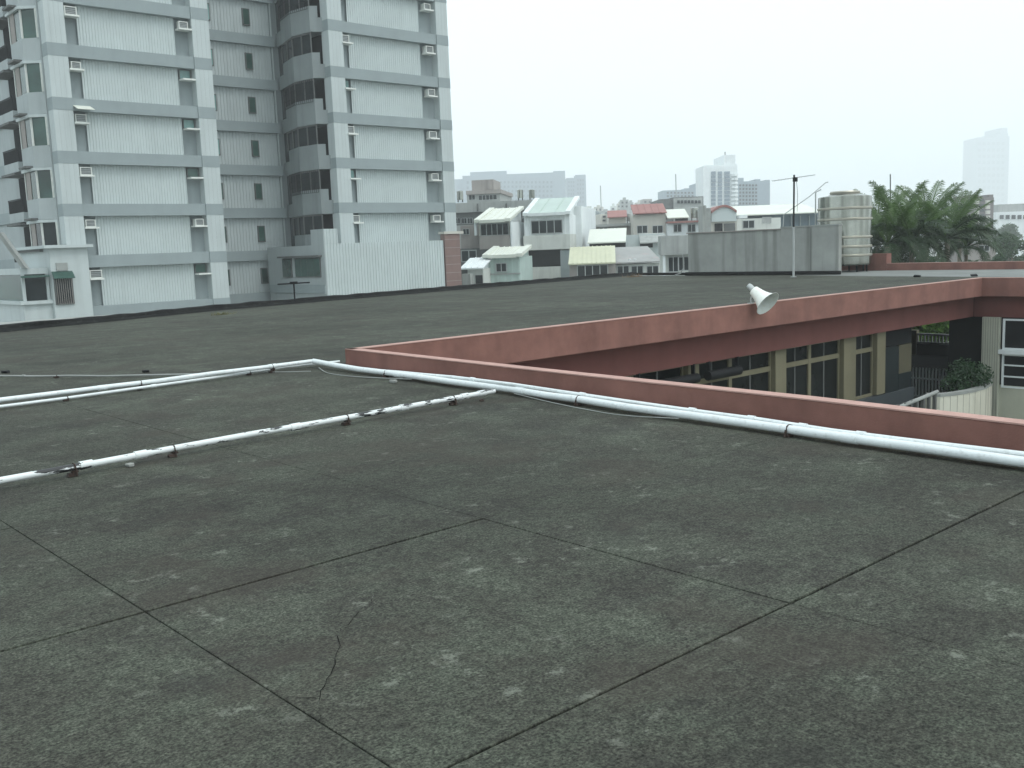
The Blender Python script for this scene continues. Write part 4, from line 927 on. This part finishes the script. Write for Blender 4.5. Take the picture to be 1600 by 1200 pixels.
# ------------------------------------------------------------------ palms and trees
def frond_mesh(name, L, droop, n, lw, m, seed):
    rg = random.Random(seed); mb = MB(); P = []
    for i in range(13):
        t = i/12; P.append(Vector((L*(t-.22*droop*t*t), 0, L*(.55*t - droop*.75*t*t))))
    mb.tube(P, [.05*(1-.85*i/12)*L/3+.006 for i in range(13)], 5)
    for i in range(n):
        t = .14+.86*i/n; k = t*12; j = min(11,int(k)); p = P[j].lerp(P[j+1], k-j); d = (P[j+1]-P[j]).normalized()
        ll = lw*L*(.35+.65*math.sin(math.pi*min(1,t*.9+.08)))*rg.uniform(.8,1.1)
        for s in (-1,1):
            o = (d*.75+Vector((0,s*.85,rg.uniform(.1,.45)))).normalized(); q = p+o*ll*.5; e = p+o*ll+Vector((0,0,-ll*rg.uniform(.25,.6)))
            wv = d*.0085*L
            mb.add([p-wv*.6, p+wv*.6, q+wv, q-wv, e], [(0,1,2,3),(3,2,4)])
    return mb.mesh(name, m)
FR = [frond_mesh('frond_a',3.2,.55,46,.27,M_palm,1), frond_mesh('frond_b',3.4,.85,46,.26,M_palm,2), frond_mesh('frond_c',2.9,.3,42,.25,M_palm2,3), frond_mesh('frond_d',3.3,1.1,44,.28,M_palm,4)]
def palm(px, top, dist, n, s, label, seed):
    rg = random.Random(seed); d = ray(px,top); fwd = Vector((math.cos(AZ),math.sin(AZ),0)); c = EYEP+d*(dist/d.dot(fwd))
    H_ = c.z+11
    e = empty('palm_tree', (c.x,c.y,-11), 0, label, 'palm tree', 'palm trees beyond the roof')
    lean = rg.uniform(-.3,.3)
    MB().tube([(lean,0,0),(lean*.5,0,H_*.5),(0,0,H_)], [.2*s,.16*s,.13*s], 10).build('trunk', M_trunk, e, smooth=True)
    cr_ = empty('crown', (0,0,H_)); cr_.parent = e
    for k in range(n):
        a = k*2.4+rg.uniform(-.3,.3); el = R(62)-R(75)*(k/n)+rg.uniform(-.15,.15)
        inst(FR[(2 if k < n*.3 else rg.choice((0,1,3)))], 'frond', cr_, (0,0,.1), (rg.uniform(-.3,.3), -el+R(20), a), (s,)*3)
palm(1372,352,56,20,.80,'palm with upright feathery fronds close beside the steel water tank',1); palm(1400,362,50,22,.95,'broad dark palm behind the red end block of the parapet',2)
palm(1448,354,54,24,.95,'tallest bushy palm with bright arching fronds in the middle of the clump',3); palm(1480,375,48,20,.9,'low palm with drooping fronds hanging over the far red parapet',4)
palm(1500,358,62,22,.85,'palm with combed hanging leaflets beside the grey sheet roof',5); palm(1425,382,47,18,.9,'short dense palm tucked low behind the red parapet',6); palm(1510,390,50,16,.65,'small palm at the edge of the clump under the grey sheet roof',7)
palm(1386,385,47,16,.8,'squat palm growing just behind the parapet end block',8)
def tree(px, top, bot, wpx, dist, label, m, seed, size=.5, n=4200, name='tree'):
    rg = random.Random(seed); fwd = Vector((math.cos(AZ),math.sin(AZ),0)); d = ray(px,(top+bot)/2); c = EYEP+d*(dist/d.dot(fwd)); s = dist/F_PX
    rx, rz = wpx*s/2, (bot-top)*s/2; H_ = c.z+11
    e = empty(name, (c.x,c.y,-11), 0, label, 'tree', 'broadleaf trees')
    bl = []
    for k in range(16):
        a = rg.uniform(0,6.28); rr_ = rg.uniform(.15,.72); bl.append((math.cos(a)*rr_*rx, math.sin(a)*rr_*rx, H_+rg.uniform(-.6,.62)*rz*(1.1-rr_*.6), rx*rg.uniform(.22,.42), rx*rg.uniform(.22,.42), rz*rg.uniform(.2,.42)))
    leaf_cloud(n, bl, size, seed).build('crown', m, e)
    tb = MB().tube([(0,0,0),(.1,0,H_*.5),(0,0,H_)], [.28,.2,.1], 8)
    for b in bl[:6]: tb.tube([(0.05,0,H_*.6),(b[0]*.5,b[1]*.5,(H_*.6+b[2])/2),(b[0],b[1],b[2])], [.1,.07,.03], 6)
    tb.build('trunk', M_trunk, e, smooth=True)
tree(1582,358,430,90,105,'round dusky green tree at the end of the palm clump',M_leaf,11,.42,5200)
tree(1440,378,470,150,66,'dark spreading tree filling the gaps below the palm crowns',M_leafdark,12,.4,6500)
tree(1530,392,470,90,75,'dark low tree under the grey sheet roof',M_leafdark,13,.4,4000)
tree(1640,350,430,90,130,'far green tree beside the white depot',M_leaf,14,.5,3000)
tree(1375,380,460,60,62,'narrow dark tree behind the steel water tank',M_leafdark,15,.36,3000)
tree(1570,345,380,60,240,'hazy green treetop below the white depot',M_leaf,16,.8,1800)
# bright bamboo seen through the passage
bb = empty('bamboo_clump', (46.5,20.5,-11), 0, 'bright green bamboo clump seen through the passage above the balcony rail', 'bamboo')
leaf_cloud(13000, [(0,0,7.8,1.4,3.6,2.6),(1.2,1.5,9.3,1.2,2.6,1.6),(.5,-2.2,8.4,1.2,2.2,2),(1.5,3,8,1.4,2.4,2.2)], .42, 31).build('foliage', M_bright, bb)
rg = random.Random(8)
for k in range(10):
    y = rg.uniform(-2.5,2.5); x = rg.uniform(-.7,.7); MB().tube([(x,y,0),(x+rg.uniform(-.3,.3),y+rg.uniform(-.4,.4),10.2)], .04, 6).build('cane', M_weed, bb)

# ------------------------------------------------------------------ haze in the air
hz = MB().box(-4150,4150,-4150,4150,-12,218).build('haze', None)
tag(hz, kind='stuff')
m = bpy.data.materials.new('haze_volume'); m.use_nodes = True; n = m.node_tree.nodes
n.remove(n['Principled BSDF']); pv = n.new('ShaderNodeVolumePrincipled'); pv.inputs['Color'].default_value = (.97,.995,1,1); pv.inputs['Density'].default_value = .00080; pv.inputs['Anisotropy'].default_value = .0
m.node_tree.links.new(pv.outputs[0], n['Material Output'].inputs['Volume']); hz.data.materials.append(m)
